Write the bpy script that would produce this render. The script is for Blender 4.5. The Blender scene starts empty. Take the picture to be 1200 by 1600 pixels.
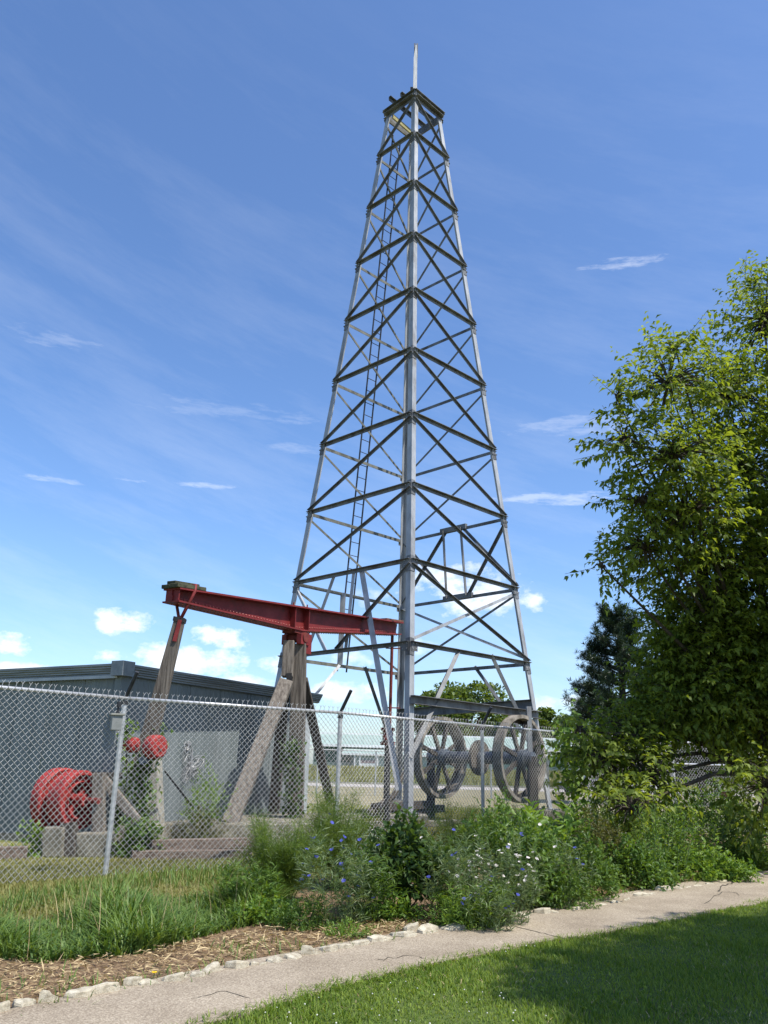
import bpy, math, random
import numpy as np
from mathutils import Vector as V, Matrix
random.seed(7); rng = np.random.default_rng(7)
S = bpy.context.scene
COL = S.collection
# ------------------------------------------------------------------ camera
FPX, PITCH, ROLL, EYE = 1290.0, 0.2998, 0.0252, 1.5
cp, sp, cr, sr = math.cos(PITCH), math.sin(PITCH), math.cos(ROLL), math.sin(ROLL)
right, fwd, up = V((1, 0, 0)), V((0, cp, sp)), V((0, -sp, cp))
cx, cy = right*cr + up*sr, -right*sr + up*cr
cam_d = bpy.data.cameras.new('camera'); cam = bpy.data.objects.new('camera', cam_d); COL.objects.link(cam)
m = Matrix.Identity(4)
for i in range(3):
    m[i][0], m[i][1], m[i][2] = cx[i], cy[i], -fwd[i]
m[2][3] = EYE
cam.matrix_world = m
cam_d.sensor_fit = 'VERTICAL'; cam_d.sensor_height = 24; cam_d.lens = 24*FPX/1600
cam_d.clip_end = 3000; cam_d.clip_start = 0.05
S.camera = cam
def ray(x, y):
    px, py = x-600, y-800
    a = (px*cr+py*sr)/FPX; b = (-px*sr+py*cr)/FPX
    return V((a, cp+b*sp, sp-b*cp))
def atY(x, y, Y):
    d = ray(x, y); return V((0, 0, EYE)) + d*(Y/d.y)
def atZ(x, y, Z=0.0):
    d = ray(x, y); return V((0, 0, EYE)) + d*((Z-EYE)/d.z)
# ------------------------------------------------------------------ light
SUN_EL = math.radians(58); SUNV = V((0.83, -0.557, 0)).normalized()
SUN = V((SUNV.x*math.cos(SUN_EL), SUNV.y*math.cos(SUN_EL), math.sin(SUN_EL)))
sl = bpy.data.lights.new('sun', 'SUN'); sl.energy = 4.3; sl.angle = math.radians(0.53); sl.color = (1, 0.955, 0.88)
so = bpy.data.objects.new('sun', sl); COL.objects.link(so); so.rotation_euler = (-SUN).to_track_quat('-Z', 'Y').to_euler()
so.location = (8, -6, 30)
W = bpy.data.worlds.new('World'); S.world = W; W.use_nodes = True
nt = W.node_tree; nt.nodes.clear()
def wn(t, **k):
    n = nt.nodes.new(t)
    for a, b in k.items(): setattr(n, a, b)
    return n
def wm(op, a, b=None, c=None, clamp=False):
    n = wn('ShaderNodeMath', operation=op, use_clamp=clamp)
    for i, q in enumerate((a, b, c)):
        if q is None: continue
        if isinstance(q, (int, float)): n.inputs[i].default_value = q
        else: nt.links.new(q, n.inputs[i])
    return n.outputs[0]
sky = wn('ShaderNodeTexSky', sky_type='NISHITA', sun_disc=False, sun_elevation=SUN_EL, sun_rotation=math.atan2(SUNV.x, SUNV.y),
         altitude=200, air_density=1.0, dust_density=1.1, ozone_density=6.0)
tc = wn('ShaderNodeTexCoord'); sep = wn('ShaderNodeSeparateXYZ'); nt.links.new(tc.outputs['Generated'], sep.inputs[0])
az = wm('ARCTAN2', sep.outputs[0], sep.outputs[1]); el = wm('ARCSINE', sep.outputs[2])
def wnoise(sx, sy, scale, detail, rough=0.6, rot=0.0, off=0.0):
    cxy = wn('ShaderNodeCombineXYZ')
    a2 = wm('ADD', wm('MULTIPLY', az, math.cos(rot)), wm('MULTIPLY', el, -math.sin(rot)))
    e2 = wm('ADD', wm('MULTIPLY', az, math.sin(rot)), wm('MULTIPLY', el, math.cos(rot)))
    nt.links.new(wm('MULTIPLY', a2, sx), cxy.inputs[0]); nt.links.new(wm('MULTIPLY', e2, sy), cxy.inputs[1]); cxy.inputs[2].default_value = off
    n = wn('ShaderNodeTexNoise'); n.inputs['Scale'].default_value = scale; n.inputs['Detail'].default_value = detail; n.inputs['Roughness'].default_value = rough
    nt.links.new(cxy.outputs[0], n.inputs['Vector']); return n.outputs[0]
puff = wnoise(1, 1.5, 26, 5, 0.62)
fib = wnoise(1, 5, 20, 5, 0.65, 0.05, 2.2)
total = None
def azel(x, y):
    d = ray(x, y).normalized(); return math.atan2(d.x, d.y), math.asin(d.z)
# cumulus puffs: centre x, y, half width, half height (photo pixels -> angles), softness
for (x, y, hw, hh, amp) in [(195, 973, 38, 17, 1), (4, 1006, 40, 15, 1), (345, 997, 46, 14, 1), (290, 1032, 86, 21, 1), (240, 1022, 32, 14, 1), (425, 1040, 28, 13, .9),
                       (735, 925, 80, 34, .9), (690, 900, 50, 20, .7), (832, 942, 20, 14, .85), (545, 1082, 60, 13, .8), (380, 1066, 44, 10, .7), (650, 1010, 30, 12, .5), (20, 1046, 60, 9, .8),
                       (880, 1098, 60, 12, .6), (540, 1032, 36, 14, .6), (570, 930, 28, 14, .4)]:
    a0, e0 = azel(x, y); k = 1/FPX
    q = wm('ADD', wm('POWER', wm('ABSOLUTE', wm('DIVIDE', wm('SUBTRACT', az, a0), hw*1.25*k)), 2.0),
           wm('POWER', wm('ABSOLUTE', wm('DIVIDE', wm('SUBTRACT', el, e0), hh*1.3*k)), 2.0))
    v = wm('ADD', wm('SUBTRACT', 1.0, q), wm('MULTIPLY', wm('SUBTRACT', puff, 0.53), 4.6))
    v = wm('MULTIPLY', wm('MULTIPLY', v, 0.85, clamp=True), wm('SUBTRACT', 2.3, q, clamp=True))
    v = wm('MULTIPLY', v, amp)
    total = v if total is None else wm('MAXIMUM', total, v)
# the same sort of puffs low round the rest of the horizon, outside the view
band = wm('MULTIPLY', wm('SUBTRACT', wm('ABSOLUTE', az), 0.55, clamp=True), 6.0, clamp=True)
band = wm('MULTIPLY', band, wm('MULTIPLY', wm('SUBTRACT', 0.26, el, clamp=True), 8.0, clamp=True))
ring = wm('MULTIPLY', wm('SUBTRACT', wnoise(1, 2.2, 7, 4, 0.6, 0, 3.1), 0.58, clamp=True), 9.0, clamp=True)
total = wm('MAXIMUM', total, wm('MULTIPLY', wm('MULTIPLY', ring, band), 0.9))
# thin cirrus streaks
ci = wm('MULTIPLY', wm('SUBTRACT', wnoise(1, 5.0, 3.4, 7, 0.66, 0.30, 4.3), 0.45, clamp=True), 1.3, clamp=True)
low = wm('SUBTRACT', 1.0, wm('MULTIPLY', el, 1.1, clamp=True))
cir = wm('MULTIPLY', wm('MULTIPLY', ci, 0.40), low)
for (x, y, hw, hh, amp) in [(975, 411, 75, 9, .26), (865, 780, 110, 12, .30), (330, 760, 55, 7, .26), (208, 751, 34, 6, .26), (75, 748, 48, 6, .22), (890, 665, 130, 22, .16), (85, 528, 90, 18, .12), (330, 640, 190, 16, .10), (470, 700, 60, 14, .12)]:
    a0, e0 = azel(x, y); k = 1/FPX
    dx = wm('DIVIDE', wm('SUBTRACT', az, a0), hw*k); dy = wm('DIVIDE', wm('SUBTRACT', el, e0), hh*k)
    q = wm('ADD', wm('MULTIPLY', dx, dx), wm('MULTIPLY', dy, dy))
    v = wm('MULTIPLY', wm('ADD', wm('SUBTRACT', 0.75, q), wm('MULTIPLY', wm('SUBTRACT', fib, 0.5), 5.0)), wm('SUBTRACT', 2.0, q, clamp=True), clamp=True)
    cir = wm('MAXIMUM', cir, wm('MULTIPLY', v, amp))
total = wm('MAXIMUM', total, cir, None)
total = wm('MULTIPLY', total, 0.97, clamp=True)
mix = wn('ShaderNodeMix', data_type='RGBA')
hs = wn('ShaderNodeHueSaturation'); hs.inputs['Saturation'].default_value = 1.07; hs.inputs['Hue'].default_value = 0.503; hs.inputs['Value'].default_value = 1.15
nt.links.new(sky.outputs[0], hs.inputs['Color'])
nt.links.new(total, mix.inputs[0]); nt.links.new(hs.outputs[0], mix.inputs[6]); mix.inputs[7].default_value = (6.9, 7.0, 7.2, 1)
bg = wn('ShaderNodeBackground'); bg.inputs[1].default_value = 0.135
wo = wn('ShaderNodeOutputWorld'); nt.links.new(mix.outputs[2], bg.inputs[0]); nt.links.new(bg.outputs[0], wo.inputs[0])
S.view_settings.view_transform = 'Standard'; S.view_settings.look = 'None'; S.view_settings.gamma = 1; S.view_settings.exposure = 0.55
S.render.engine = 'CYCLES'
W.cycles.sampling_method = 'MANUAL'; W.cycles.sample_map_resolution = 256

# ------------------------------------------------------------------ materials
MATS = {}
def mat(name, c1, c2=None, rough=0.8, scale=6.0, metal=0.0, bump=0.0, bscale=None, stretch=(1, 1, 1), spec=0.3, detail=6, c3=None, contrast=(0.35, 0.65)):
    if name in MATS: return MATS[name]
    M = bpy.data.materials.new(name); M.use_nodes = True; t = M.node_tree; p = t.nodes['Principled BSDF']
    p.inputs['Roughness'].default_value = rough; p.inputs['Metallic'].default_value = metal; p.inputs['Specular IOR Level'].default_value = spec
    tcn = t.nodes.new('ShaderNodeTexCoord'); mp = t.nodes.new('ShaderNodeMapping'); mp.inputs['Scale'].default_value = stretch
    t.links.new(tcn.outputs['Object'], mp.inputs[0])
    n = t.nodes.new('ShaderNodeTexNoise'); n.inputs['Scale'].default_value = scale; n.inputs['Detail'].default_value = detail; n.inputs['Roughness'].default_value = 0.65
    t.links.new(mp.outputs[0], n.inputs['Vector'])
    rp = t.nodes.new('ShaderNodeValToRGB'); rp.color_ramp.elements[0].position = contrast[0]; rp.color_ramp.elements[1].position = contrast[1]
    rp.color_ramp.elements[0].color = (*c1, 1); rp.color_ramp.elements[1].color = (*(c2 or c1), 1)
    if c3: e = rp.color_ramp.elements.new(0.5*(contrast[0]+contrast[1])); e.color = (*c3, 1)
    t.links.new(n.outputs[0], rp.inputs[0]); t.links.new(rp.outputs[0], p.inputs['Base Color'])
    if bump:
        n2 = t.nodes.new('ShaderNodeTexNoise'); n2.inputs['Scale'].default_value = bscale or scale*4; n2.inputs['Detail'].default_value = 5
        t.links.new(mp.outputs[0], n2.inputs['Vector'])
        b = t.nodes.new('ShaderNodeBump'); b.inputs['Strength'].default_value = bump; b.inputs['Distance'].default_value = 0.02
        t.links.new(n2.outputs[0], b.inputs['Height']); t.links.new(b.outputs[0], p.inputs['Normal'])
    MATS[name] = M; return M
def leafmat(name, dark, light, trans=0.35, rough=0.45, spec=0.35, tcol=None):
    """foliage: random tone per leaf (attribute 'var'), thin translucent sheet"""
    if name in MATS: return MATS[name]
    M = bpy.data.materials.new(name); M.use_nodes = True; t = M.node_tree; p = t.nodes['Principled BSDF']; out = t.nodes['Material Output']
    a = t.nodes.new('ShaderNodeAttribute'); a.attribute_name = 'var'
    rp = t.nodes.new('ShaderNodeValToRGB'); rp.color_ramp.elements[0].color = (*dark, 1); rp.color_ramp.elements[1].color = (*light, 1)
    t.links.new(a.outputs['Fac'], rp.inputs[0]); t.links.new(rp.outputs[0], p.inputs['Base Color'])
    p.inputs['Roughness'].default_value = rough; p.inputs['Specular IOR Level'].default_value = spec
    tr = t.nodes.new('ShaderNodeBsdfTranslucent')
    if tcol:
        tr.inputs[0].default_value = (*tcol, 1)
    else:
        mx = t.nodes.new('ShaderNodeMix'); mx.data_type = 'RGBA'; mx.blend_type = 'MULTIPLY'; mx.inputs[0].default_value = 1.0
        t.links.new(rp.outputs[0], mx.inputs[6]); mx.inputs[7].default_value = (2.0, 1.8, 0.6, 1); t.links.new(mx.outputs[2], tr.inputs[0])
    ms = t.nodes.new('ShaderNodeMixShader'); ms.inputs[0].default_value = trans
    t.links.new(p.outputs[0], ms.inputs[1]); t.links.new(tr.outputs[0], ms.inputs[2]); t.links.new(ms.outputs[0], out.inputs[0])
    MATS[name] = M; return M
GALV = mat('galvanised_steel', (0.17, 0.155, 0.135), (0.40, 0.405, 0.405), rough=0.5, scale=3.2, metal=0.2, bump=0.1, spec=0.4, c3=(0.29, 0.297, 0.30), contrast=(.28, .62), stretch=(1, 1, .35), detail=9)
GALVD = mat('weathered_shaded_steel', (0.085, 0.08, 0.075), (0.20, 0.205, 0.21), rough=0.6, scale=3, metal=0.2, spec=0.3, c3=(0.145, 0.15, 0.153), stretch=(1, 1, .5))  # darker galvanised steel: underside shade of the lattice put into the colour
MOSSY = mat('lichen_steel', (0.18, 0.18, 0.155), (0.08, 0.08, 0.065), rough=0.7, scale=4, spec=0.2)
WIRE = mat('galvanised_wire', (0.38, 0.38, 0.37), (0.56, 0.56, 0.54), rough=0.38, scale=3, metal=0.35, spec=0.5)
PIPE = mat('galvanised_pipe', (0.40, 0.41, 0.42), (0.58, 0.58, 0.57), rough=0.4, scale=9, metal=0.4, spec=0.5)
ARM = mat('dark_pipe', (0.03, 0.032, 0.035), (0.07, 0.07, 0.075), rough=0.5, metal=0.3)
RED = mat('red_paint', (0.075, 0.022, 0.016), (0.21, 0.03, 0.028), rough=0.6, scale=4, spec=0.3, bump=0.12, c3=(0.165, 0.018, 0.018), detail=9, contrast=(.25, .7))
REDB = mat('bright_red_paint', (0.13, 0.025, 0.018), (0.36, 0.05, 0.04), rough=0.6, scale=6, spec=0.3, c3=(0.29, 0.027, 0.024), detail=9, bump=.12, contrast=(.27, .7))
REDD = mat('rusty_red', (0.10, 0.02, 0.018), (0.20, 0.04, 0.03), rough=0.7, scale=8)
RIVET = mat('worn_rivet', (0.30, 0.08, 0.07), (0.45, 0.18, 0.15), rough=0.5)
WOOD = mat('grey_timber', (0.055, 0.045, 0.037), (0.19, 0.165, 0.137), rough=0.9, scale=5, bump=0.5, bscale=14, stretch=(5, 5, 0.35), c3=(0.12, 0.103, 0.085))
WOODP = mat('silvered_timber', (0.085, 0.07, 0.057), (0.235, 0.205, 0.17), rough=0.9, scale=5, bump=0.4, bscale=14, stretch=(4, 4, 0.4))
WOODD = mat('dark_timber', (0.035, 0.03, 0.025), (0.10, 0.085, 0.07), rough=0.9, scale=4, bump=0.4, stretch=(4, 4, 0.5))
TIE = mat('railway_sleeper', (0.09, 0.065, 0.05), (0.22, 0.17, 0.135), rough=0.95, scale=5, bump=0.5, stretch=(0.5, 4, 4))
MOSSW = mat('mossy_timber', (0.03, 0.032, 0.02), (0.085, 0.085, 0.05), rough=0.95, scale=9, bump=0.5)
RUSTW = mat('rust_brown', (0.11, 0.05, 0.035), (0.20, 0.11, 0.075), rough=0.9, scale=8)
CONC = mat('old_concrete', (0.11, 0.098, 0.072), (0.28, 0.255, 0.20), rough=0.95, scale=3.5, bump=0.4, bscale=30)
CONCL = mat('pale_concrete', (0.24, 0.225, 0.185), (0.38, 0.355, 0.30), rough=0.95, scale=5, bump=0.3)
STONE = mat('limestone', (0.36, 0.31, 0.22), (0.70, 0.64, 0.50), rough=0.95, scale=1.6, bump=0.7, bscale=26, c3=(0.58, 0.52, 0.39))
SHED = mat('grey_green_siding', (0.10, 0.122, 0.122), (0.165, 0.188, 0.188), rough=0.55, scale=2.0, metal=0.05, spec=0.35, stretch=(1.6, 1.6, .25), detail=9, contrast=(.25, .6))
SHEDT = mat('siding_trim', (0.30, 0.33, 0.345), (0.40, 0.43, 0.44), rough=0.5, scale=3)
FASC = mat('roof_edge_metal', (0.11, 0.125, 0.135), (0.22, 0.24, 0.25), rough=0.4, scale=2, metal=0.3, stretch=(.5, .5, 12))
MINT = mat('mint_roof', (0.28, 0.37, 0.32), (0.35, 0.43, 0.375), rough=0.6, scale=0.6)
MINTW = mat('mint_wall', (0.26, 0.34, 0.30), (0.32, 0.39, 0.345), rough=0.7, scale=0.5)
GRNDK = mat('dark_green_wall', (0.03, 0.085, 0.06), (0.045, 0.11, 0.08), rough=0.7, scale=1)
WHITE = mat('white_paint', (0.66, 0.66, 0.64), (0.78, 0.78, 0.76), rough=0.6, scale=3)
BLACK = mat('black_rubber', (0.015, 0.015, 0.016), (0.03, 0.03, 0.03), rough=0.8)
GLASSM = mat('tinted_glass', (0.02, 0.025, 0.03), rough=0.08, spec=0.6)
SILVER = mat('silver_metal', (0.25, 0.25, 0.25), (0.42, 0.42, 0.42), rough=0.45, metal=0.4, scale=12)
STEELB = mat('blue_grey_steel', (0.10, 0.115, 0.14), (0.17, 0.19, 0.22), rough=0.45, scale=4, metal=0.4)
BARK = mat('tree_bark', (0.035, 0.028, 0.022), (0.09, 0.075, 0.06), rough=0.95, scale=8, bump=0.5)
STEM = mat('green_stem', (0.07, 0.12, 0.035), (0.13, 0.18, 0.06), rough=0.7, scale=9)
STEMP = mat('pale_stem', (0.20, 0.22, 0.12), (0.30, 0.32, 0.18), rough=0.7, scale=9)

# ------------------------------------------------------------------ object helpers
def link(o, parent=None):
    COL.objects.link(o)
    if parent is not None:
        o.parent = parent
        if parent.type == 'EMPTY': o.matrix_parent_inverse = Matrix.Translation(-V(parent.location))
    return o
def tag(o, label, cat, group=None):
    o['label'] = label; o['category'] = cat
    if group: o['group'] = group
    return o
def thing(name, label, cat, loc=(0, 0, 0), group=None):
    o = bpy.data.objects.new(name, None); o.empty_display_size = 0.2; o.location = loc; COL.objects.link(o)
    return tag(o, label, cat, group)
def stuff(o): o['kind'] = 'stuff'; return o
def struct(o): o['kind'] = 'structure'; return o
class MB:
    def __init__(s): s.v = []; s.f = []
    def add(s, vs, fs):
        k = len(s.v); s.v += [tuple(q) for q in vs]; s.f += [tuple(i+k for i in f) for f in fs]; return s
    def hexa(s, b, t):      # bottom 4, top 4
        return s.add(list(b)+list(t), [(3, 2, 1, 0), (4, 5, 6, 7), (0, 1, 5, 4), (1, 2, 6, 5), (2, 3, 7, 6), (3, 0, 4, 7)])
    def box(s, c, ax, ay, az_):   # centre + half axes
        c, ax, ay, az_ = V(c), V(ax), V(ay), V(az_)
        return s.hexa([c-ax-ay-az_, c+ax-ay-az_, c+ax+ay-az_, c-ax+ay-az_], [c-ax-ay+az_, c+ax-ay+az_, c+ax+ay+az_, c-ax+ay+az_])
    def bar(s, p0, p1, w, h, upv=(0, 0, 1), w1=None, h1=None):
        p0, p1 = V(p0), V(p1); d = (p1-p0).normalized(); a = d.cross(V(upv))
        if a.length < 1e-4: a = d.cross(V((1, 0, 0)))
        a.normalize(); b = a.cross(d).normalized(); w1 = w1 or w; h1 = h1 or h
        q = [(-1, -1), (1, -1), (1, 1), (-1, 1)]
        return s.hexa([p0+a*i*w/2+b*j*h/2 for i, j in q], [p1+a*i*w1/2+b*j*h1/2 for i, j in q])
    def lbar(s, p0, p1, n1, n2, l1, l2=None, t=0.012):   # steel angle: corner on the line p0-p1, flanges along n1 and n2
        p0, p1 = V(p0), V(p1); d = (p1-p0).normalized(); n1 = V(n1); n2 = V(n2)
        n1 = (n1-d*n1.dot(d)).normalized(); n2 = (n2-d*n2.dot(d)); n2 = (n2-n1*n2.dot(n1)).normalized(); l2 = l2 or l1
        pr = [(0, 0), (l1, 0), (l1, t), (t, t), (t, l2), (0, l2)]
        A = [p0+n1*a+n2*b for a, b in pr]; B = [p1+n1*a+n2*b for a, b in pr]
        return s.add(A+B, [tuple(range(5, -1, -1)), tuple(range(6, 12))]+[(i, (i+1) % 6, 6+(i+1) % 6, 6+i) for i in range(6)])
    def tube(s, pts, rad, n=8, cap=True):
        pts = [V(p) for p in pts]; R = rad if isinstance(rad, (list, tuple)) else [rad]*len(pts); base = len(s.v); prev = None
        for i, p in enumerate(pts):
            d = (pts[min(i+1, len(pts)-1)]-pts[max(i-1, 0)]).normalized()
            if prev is None: a = d.cross(V((0, 0, 1))); a = a if a.length > 0.05 else d.cross(V((1, 0, 0)))
            else: a = prev-d*prev.dot(d)
            a.normalize(); prev = a; b = d.cross(a)
            for k in range(n):
                t = 2*math.pi*k/n; s.v.append(tuple(p+(a*math.cos(t)+b*math.sin(t))*R[i]))
        for i in range(len(pts)-1):
            for k in range(n):
                k2 = (k+1) % n; s.f.append((base+i*n+k, base+i*n+k2, base+(i+1)*n+k2, base+(i+1)*n+k))
        if cap:
            s.f.append(tuple(base+k for k in range(n-1, -1, -1))); s.f.append(tuple(base+(len(pts)-1)*n+k for k in range(n)))
        return s
    def lathe(s, c, axis, prof, n=28, closed=True):   # prof: (offset along axis, radius) loop
        c, ax = V(c), V(axis).normalized(); a = ax.cross(V((0, 0, 1))); a = a.normalized() if a.length > .05 else V((1, 0, 0)); b = ax.cross(a); base = len(s.v); k = len(prof)
        for i in range(n):
            t = 2*math.pi*i/n; r = a*math.cos(t)+b*math.sin(t)
            for o, q in prof: s.v.append(tuple(c+ax*o+r*q))
        for i in range(n):
            j = (i+1) % n
            for q in range(k if closed else k-1):
                q2 = (q+1) % k; s.f.append((base+i*k+q, base+j*k+q, base+j*k+q2, base+i*k+q2))
        return s
    def build(s, name, mt, parent=None, smooth=False, bevel=0):
        me = bpy.data.meshes.new(name); me.from_pydata(s.v, [], s.f); me.materials.append(mt)
        if smooth: me.shade_smooth()
        o = bpy.data.objects.new(name, me); link(o, parent)
        if bevel:
            b = o.modifiers.new('bevel', 'BEVEL'); b.width = bevel; b.segments = 2; b.limit_method = 'ANGLE'
        return o
def np_mesh(name, verts, tris, mt, parent=None, var=None, smooth=False):
    me = bpy.data.meshes.new(name); n = len(verts); k = len(tris)
    me.vertices.add(n); me.vertices.foreach_set('co', np.asarray(verts, np.float32).ravel())
    me.loops.add(k*3); me.loops.foreach_set('vertex_index', np.asarray(tris, np.int32).ravel())
    me.polygons.add(k); me.polygons.foreach_set('loop_start', np.arange(0, 3*k, 3, dtype=np.int32)); me.polygons.foreach_set('loop_total', np.full(k, 3, np.int32))
    me.materials.append(mt)
    if var is not None:
        at = me.attributes.new('var', 'FLOAT', 'POINT'); at.data.foreach_set('value', np.asarray(var, np.float32))
    me.update(calc_edges=True)
    if smooth: me.shade_smooth()
    o = bpy.data.objects.new(name, me); return link(o, parent)
def nrm(a): return a/np.maximum(np.linalg.norm(a, axis=-1, keepdims=True), 1e-9)
def leaves(name, P, D, L, Wd, mt, parent=None, N=None, bend=0.18, fold=0.25, var=None):
    """pointed leaves, 4 triangles each, folded on the midrib and bent at the tip"""
    P = np.asarray(P, float); n = len(P); D = nrm(np.asarray(D, float)); L = np.broadcast_to(np.asarray(L, float), (n,))[:, None]; Wd = np.broadcast_to(np.asarray(Wd, float), (n,))[:, None]
    if N is None: N = rng.normal(size=(n, 3))*0.6+np.array([0, 0, 1.0])
    N = nrm(N-D*np.sum(N*D, 1, keepdims=True)); T = np.cross(D, N)
    c = P+D*L*0.48; tip = P+D*L-N*L*bend
    l = c+T*Wd*0.5+N*Wd*fold; r = c-T*Wd*0.5+N*Wd*fold
    vs = np.stack([P, l, c, r, tip], 1).reshape(-1, 3); b = (np.arange(n)*5)[:, None, None]
    f = (b+np.array([[0, 2, 1], [0, 3, 2], [1, 2, 4], [2, 3, 4]])[None]).reshape(-1, 3)
    if var is None: var = rng.random(n)
    return np_mesh(name, vs, f, mt, parent, np.repeat(var, 5))
def blades(name, P, H, Wd, lean, mt, parent=None, var=None, az0=None):
    """grass blades, curved, 5 triangles each"""
    n = len(P); P = np.asarray(P, float); H = np.broadcast_to(np.asarray(H, float), (n,)); Wd = np.broadcast_to(np.asarray(Wd, float), (n,)); lean = np.broadcast_to(np.asarray(lean, float), (n,))
    a = rng.random(n)*2*np.pi if az0 is None else az0; d = np.stack([np.cos(a), np.sin(a), 0*a], 1); sd = np.stack([-np.sin(a), np.cos(a), 0*a], 1)
    zz = np.array([0, 0, 1.0]); pts = []
    for t, w in ((0, 1), (0.4, 0.9), (0.75, 0.6), (1, 0)):
        c = P+d*(lean*H*t**2)[:, None]+zz*(H*(t-0.35*np.minimum(lean, 1.6)*t*t*0.6))[:, None]
        if w: pts += [c-sd*(Wd*w/2)[:, None], c+sd*(Wd*w/2)[:, None]]
        else: pts.append(c)
    vs = np.stack(pts, 1).reshape(-1, 3); b = (np.arange(n)*7)[:, None, None]
    f = (b+np.array([[0, 1, 3], [0, 3, 2], [2, 3, 5], [2, 5, 4], [4, 5, 6]])[None]).reshape(-1, 3)
    if var is None: var = rng.random(n)
    return np_mesh(name, vs, f, mt, parent, np.repeat(var, 7))
def sheet(name, pts, z, mt):
    mb = MB(); mb.add([(p[0], p[1], z) for p in pts], [tuple(range(len(pts)))]); return struct(mb.build(name, mt))
def strip(name, A, B, z, mt):     # ribbon between two polylines of equal length
    mb = MB(); n = len(A); mb.add([(p[0], p[1], z) for p in A]+[(p[0], p[1], z) for p in B], [(n+i, n+i+1, i+1, i) for i in range(n-1)]); return struct(mb.build(name, mt))
def smooth_line(pts, k=8):
    pts = [np.array(p[:2], float) for p in pts]; out = []
    for i in range(len(pts)-1):
        p0, p1, p2, p3 = pts[max(i-1, 0)], pts[i], pts[i+1], pts[min(i+2, len(pts)-1)]
        for j in range(k):
            t = j/k; out.append(0.5*((2*p1)+(-p0+p2)*t+(2*p0-5*p1+4*p2-p3)*t*t+(-p0+3*p1-3*p2+p3)*t**3))
    out.append(pts[-1]); return out
def inpoly(P, poly):
    x, y = P[:, 0], P[:, 1]; res = np.zeros(len(P), bool); n = len(poly)
    for i in range(n):
        x1, y1 = poly[i][:2]; x2, y2 = poly[(i+1) % n][:2]
        cond = ((y1 > y) != (y2 > y)) & (x < (x2-x1)*(y-y1)/((y2-y1) if y2 != y1 else 1e-9)+x1); res ^= cond
    return res
def scatter(poly, n):
    a = np.array([p[:2] for p in poly], float); lo, hi = a.min(0), a.max(0); out = np.zeros((0, 2))
    while len(out) < n:
        q = lo+rng.random((n*2, 2))*(hi-lo); out = np.vstack([out, q[inpoly(q, a)]])
    return out[:n]
def z3(P, z=0.0): return np.column_stack([P, np.full(len(P), z)])

# ================================================================== THE SETTING
GRASS = mat('mown_grass_ground', (0.10, 0.12, 0.03), (0.22, 0.20, 0.075), rough=0.95, scale=0.9, bump=0.6, bscale=60, detail=10, c3=(0.15, 0.155, 0.045))
LAWNM = mat('lawn_soil', (0.05, 0.085, 0.016), (0.09, 0.115, 0.026), rough=0.95, scale=14, bump=0.5)
MULCH = mat('bark_mulch', (0.07, 0.042, 0.025), (0.33, 0.235, 0.13), rough=1, scale=16, bump=1.0, bscale=60, detail=10, c3=(0.17, 0.11, 0.062))
PATHM = mat('exposed_aggregate', (0.225, 0.18, 0.128), (0.50, 0.425, 0.32), rough=0.95, scale=75, bump=0.5, bscale=90, detail=4, c3=(0.345, 0.288, 0.212), contrast=(0.36, 0.66))
DRY = mat('dry_grass_gravel', (0.18, 0.16, 0.08), (0.30, 0.255, 0.155), rough=1, scale=3, bump=0.6)
ROADM = mat('pale_road', (0.34, 0.30, 0.26), (0.44, 0.40, 0.36), rough=0.95, scale=0.6)
TALLG = mat('meadow_bank', (0.09, 0.13, 0.03), (0.17, 0.20, 0.06), rough=1, scale=0.8, bump=0.8, bscale=6)
# stains on the path
t_ = PATHM.node_tree; p_ = t_.nodes['Principled BSDF']
nz = t_.nodes.new('ShaderNodeTexNoise'); nz.inputs['Scale'].default_value = 1.6; nz.inputs['Detail'].default_value = 7
tcx = t_.nodes.new('ShaderNodeTexCoord'); t_.links.new(tcx.outputs['Object'], nz.inputs['Vector'])
rr = t_.nodes.new('ShaderNodeValToRGB'); rr.color_ramp.elements[0].position = .3; rr.color_ramp.elements[1].position = .62
rr.color_ramp.elements[0].color = (.74, .72, .70, 1); rr.color_ramp.elements[1].color = (1, 1, 1, 1); t_.links.new(nz.outputs[0], rr.inputs[0])
mm = t_.nodes.new('ShaderNodeMix'); mm.data_type = 'RGBA'; mm.blend_type = 'MULTIPLY'; mm.inputs[0].default_value = 1
old = p_.inputs['Base Color'].links[0].from_socket; t_.links.new(old, mm.inputs[6]); t_.links.new(rr.outputs[0], mm.inputs[7]); t_.links.new(mm.outputs[2], p_.inputs['Base Color'])

sheet('ground', [(-700, -60), (700, -60), (700, 900), (-700, 900)], 0.0, GRASS)
PU = smooth_line([(-9, -1.6), (-6.2, 1.4), (-4.1, 3.75), (-2.27, 5.75), (-1.34, 6.88), (0.1, 8.43), (2.41, 10.78), (4.5, 12.95), (6.52, 14.79), (9, 15.9), (13, 16.7), (18, 17)])
PL = smooth_line([(-7.9, -2.2), (-5.0, 0.9), (-2.75, 3.5), (-0.92, 5.67), (-0.35, 6.4), (0.09, 6.93), (1.21, 8.01), (2.71, 9.26), (4.93, 11.28), (8.2, 13.7), (13, 15.0), (18, 15.4)])
jit = lambda L, a: [p+np.array([random.gauss(0, a), random.gauss(0, a)]) for p in L]
FENCE = [(-8.6, 6.6), (-6.1, 9.2), (-3.57, 11.98), (-0.6, 14.1), (2.13, 17.15), (4.95, 20.05), (8.0, 23.2)]
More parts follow.
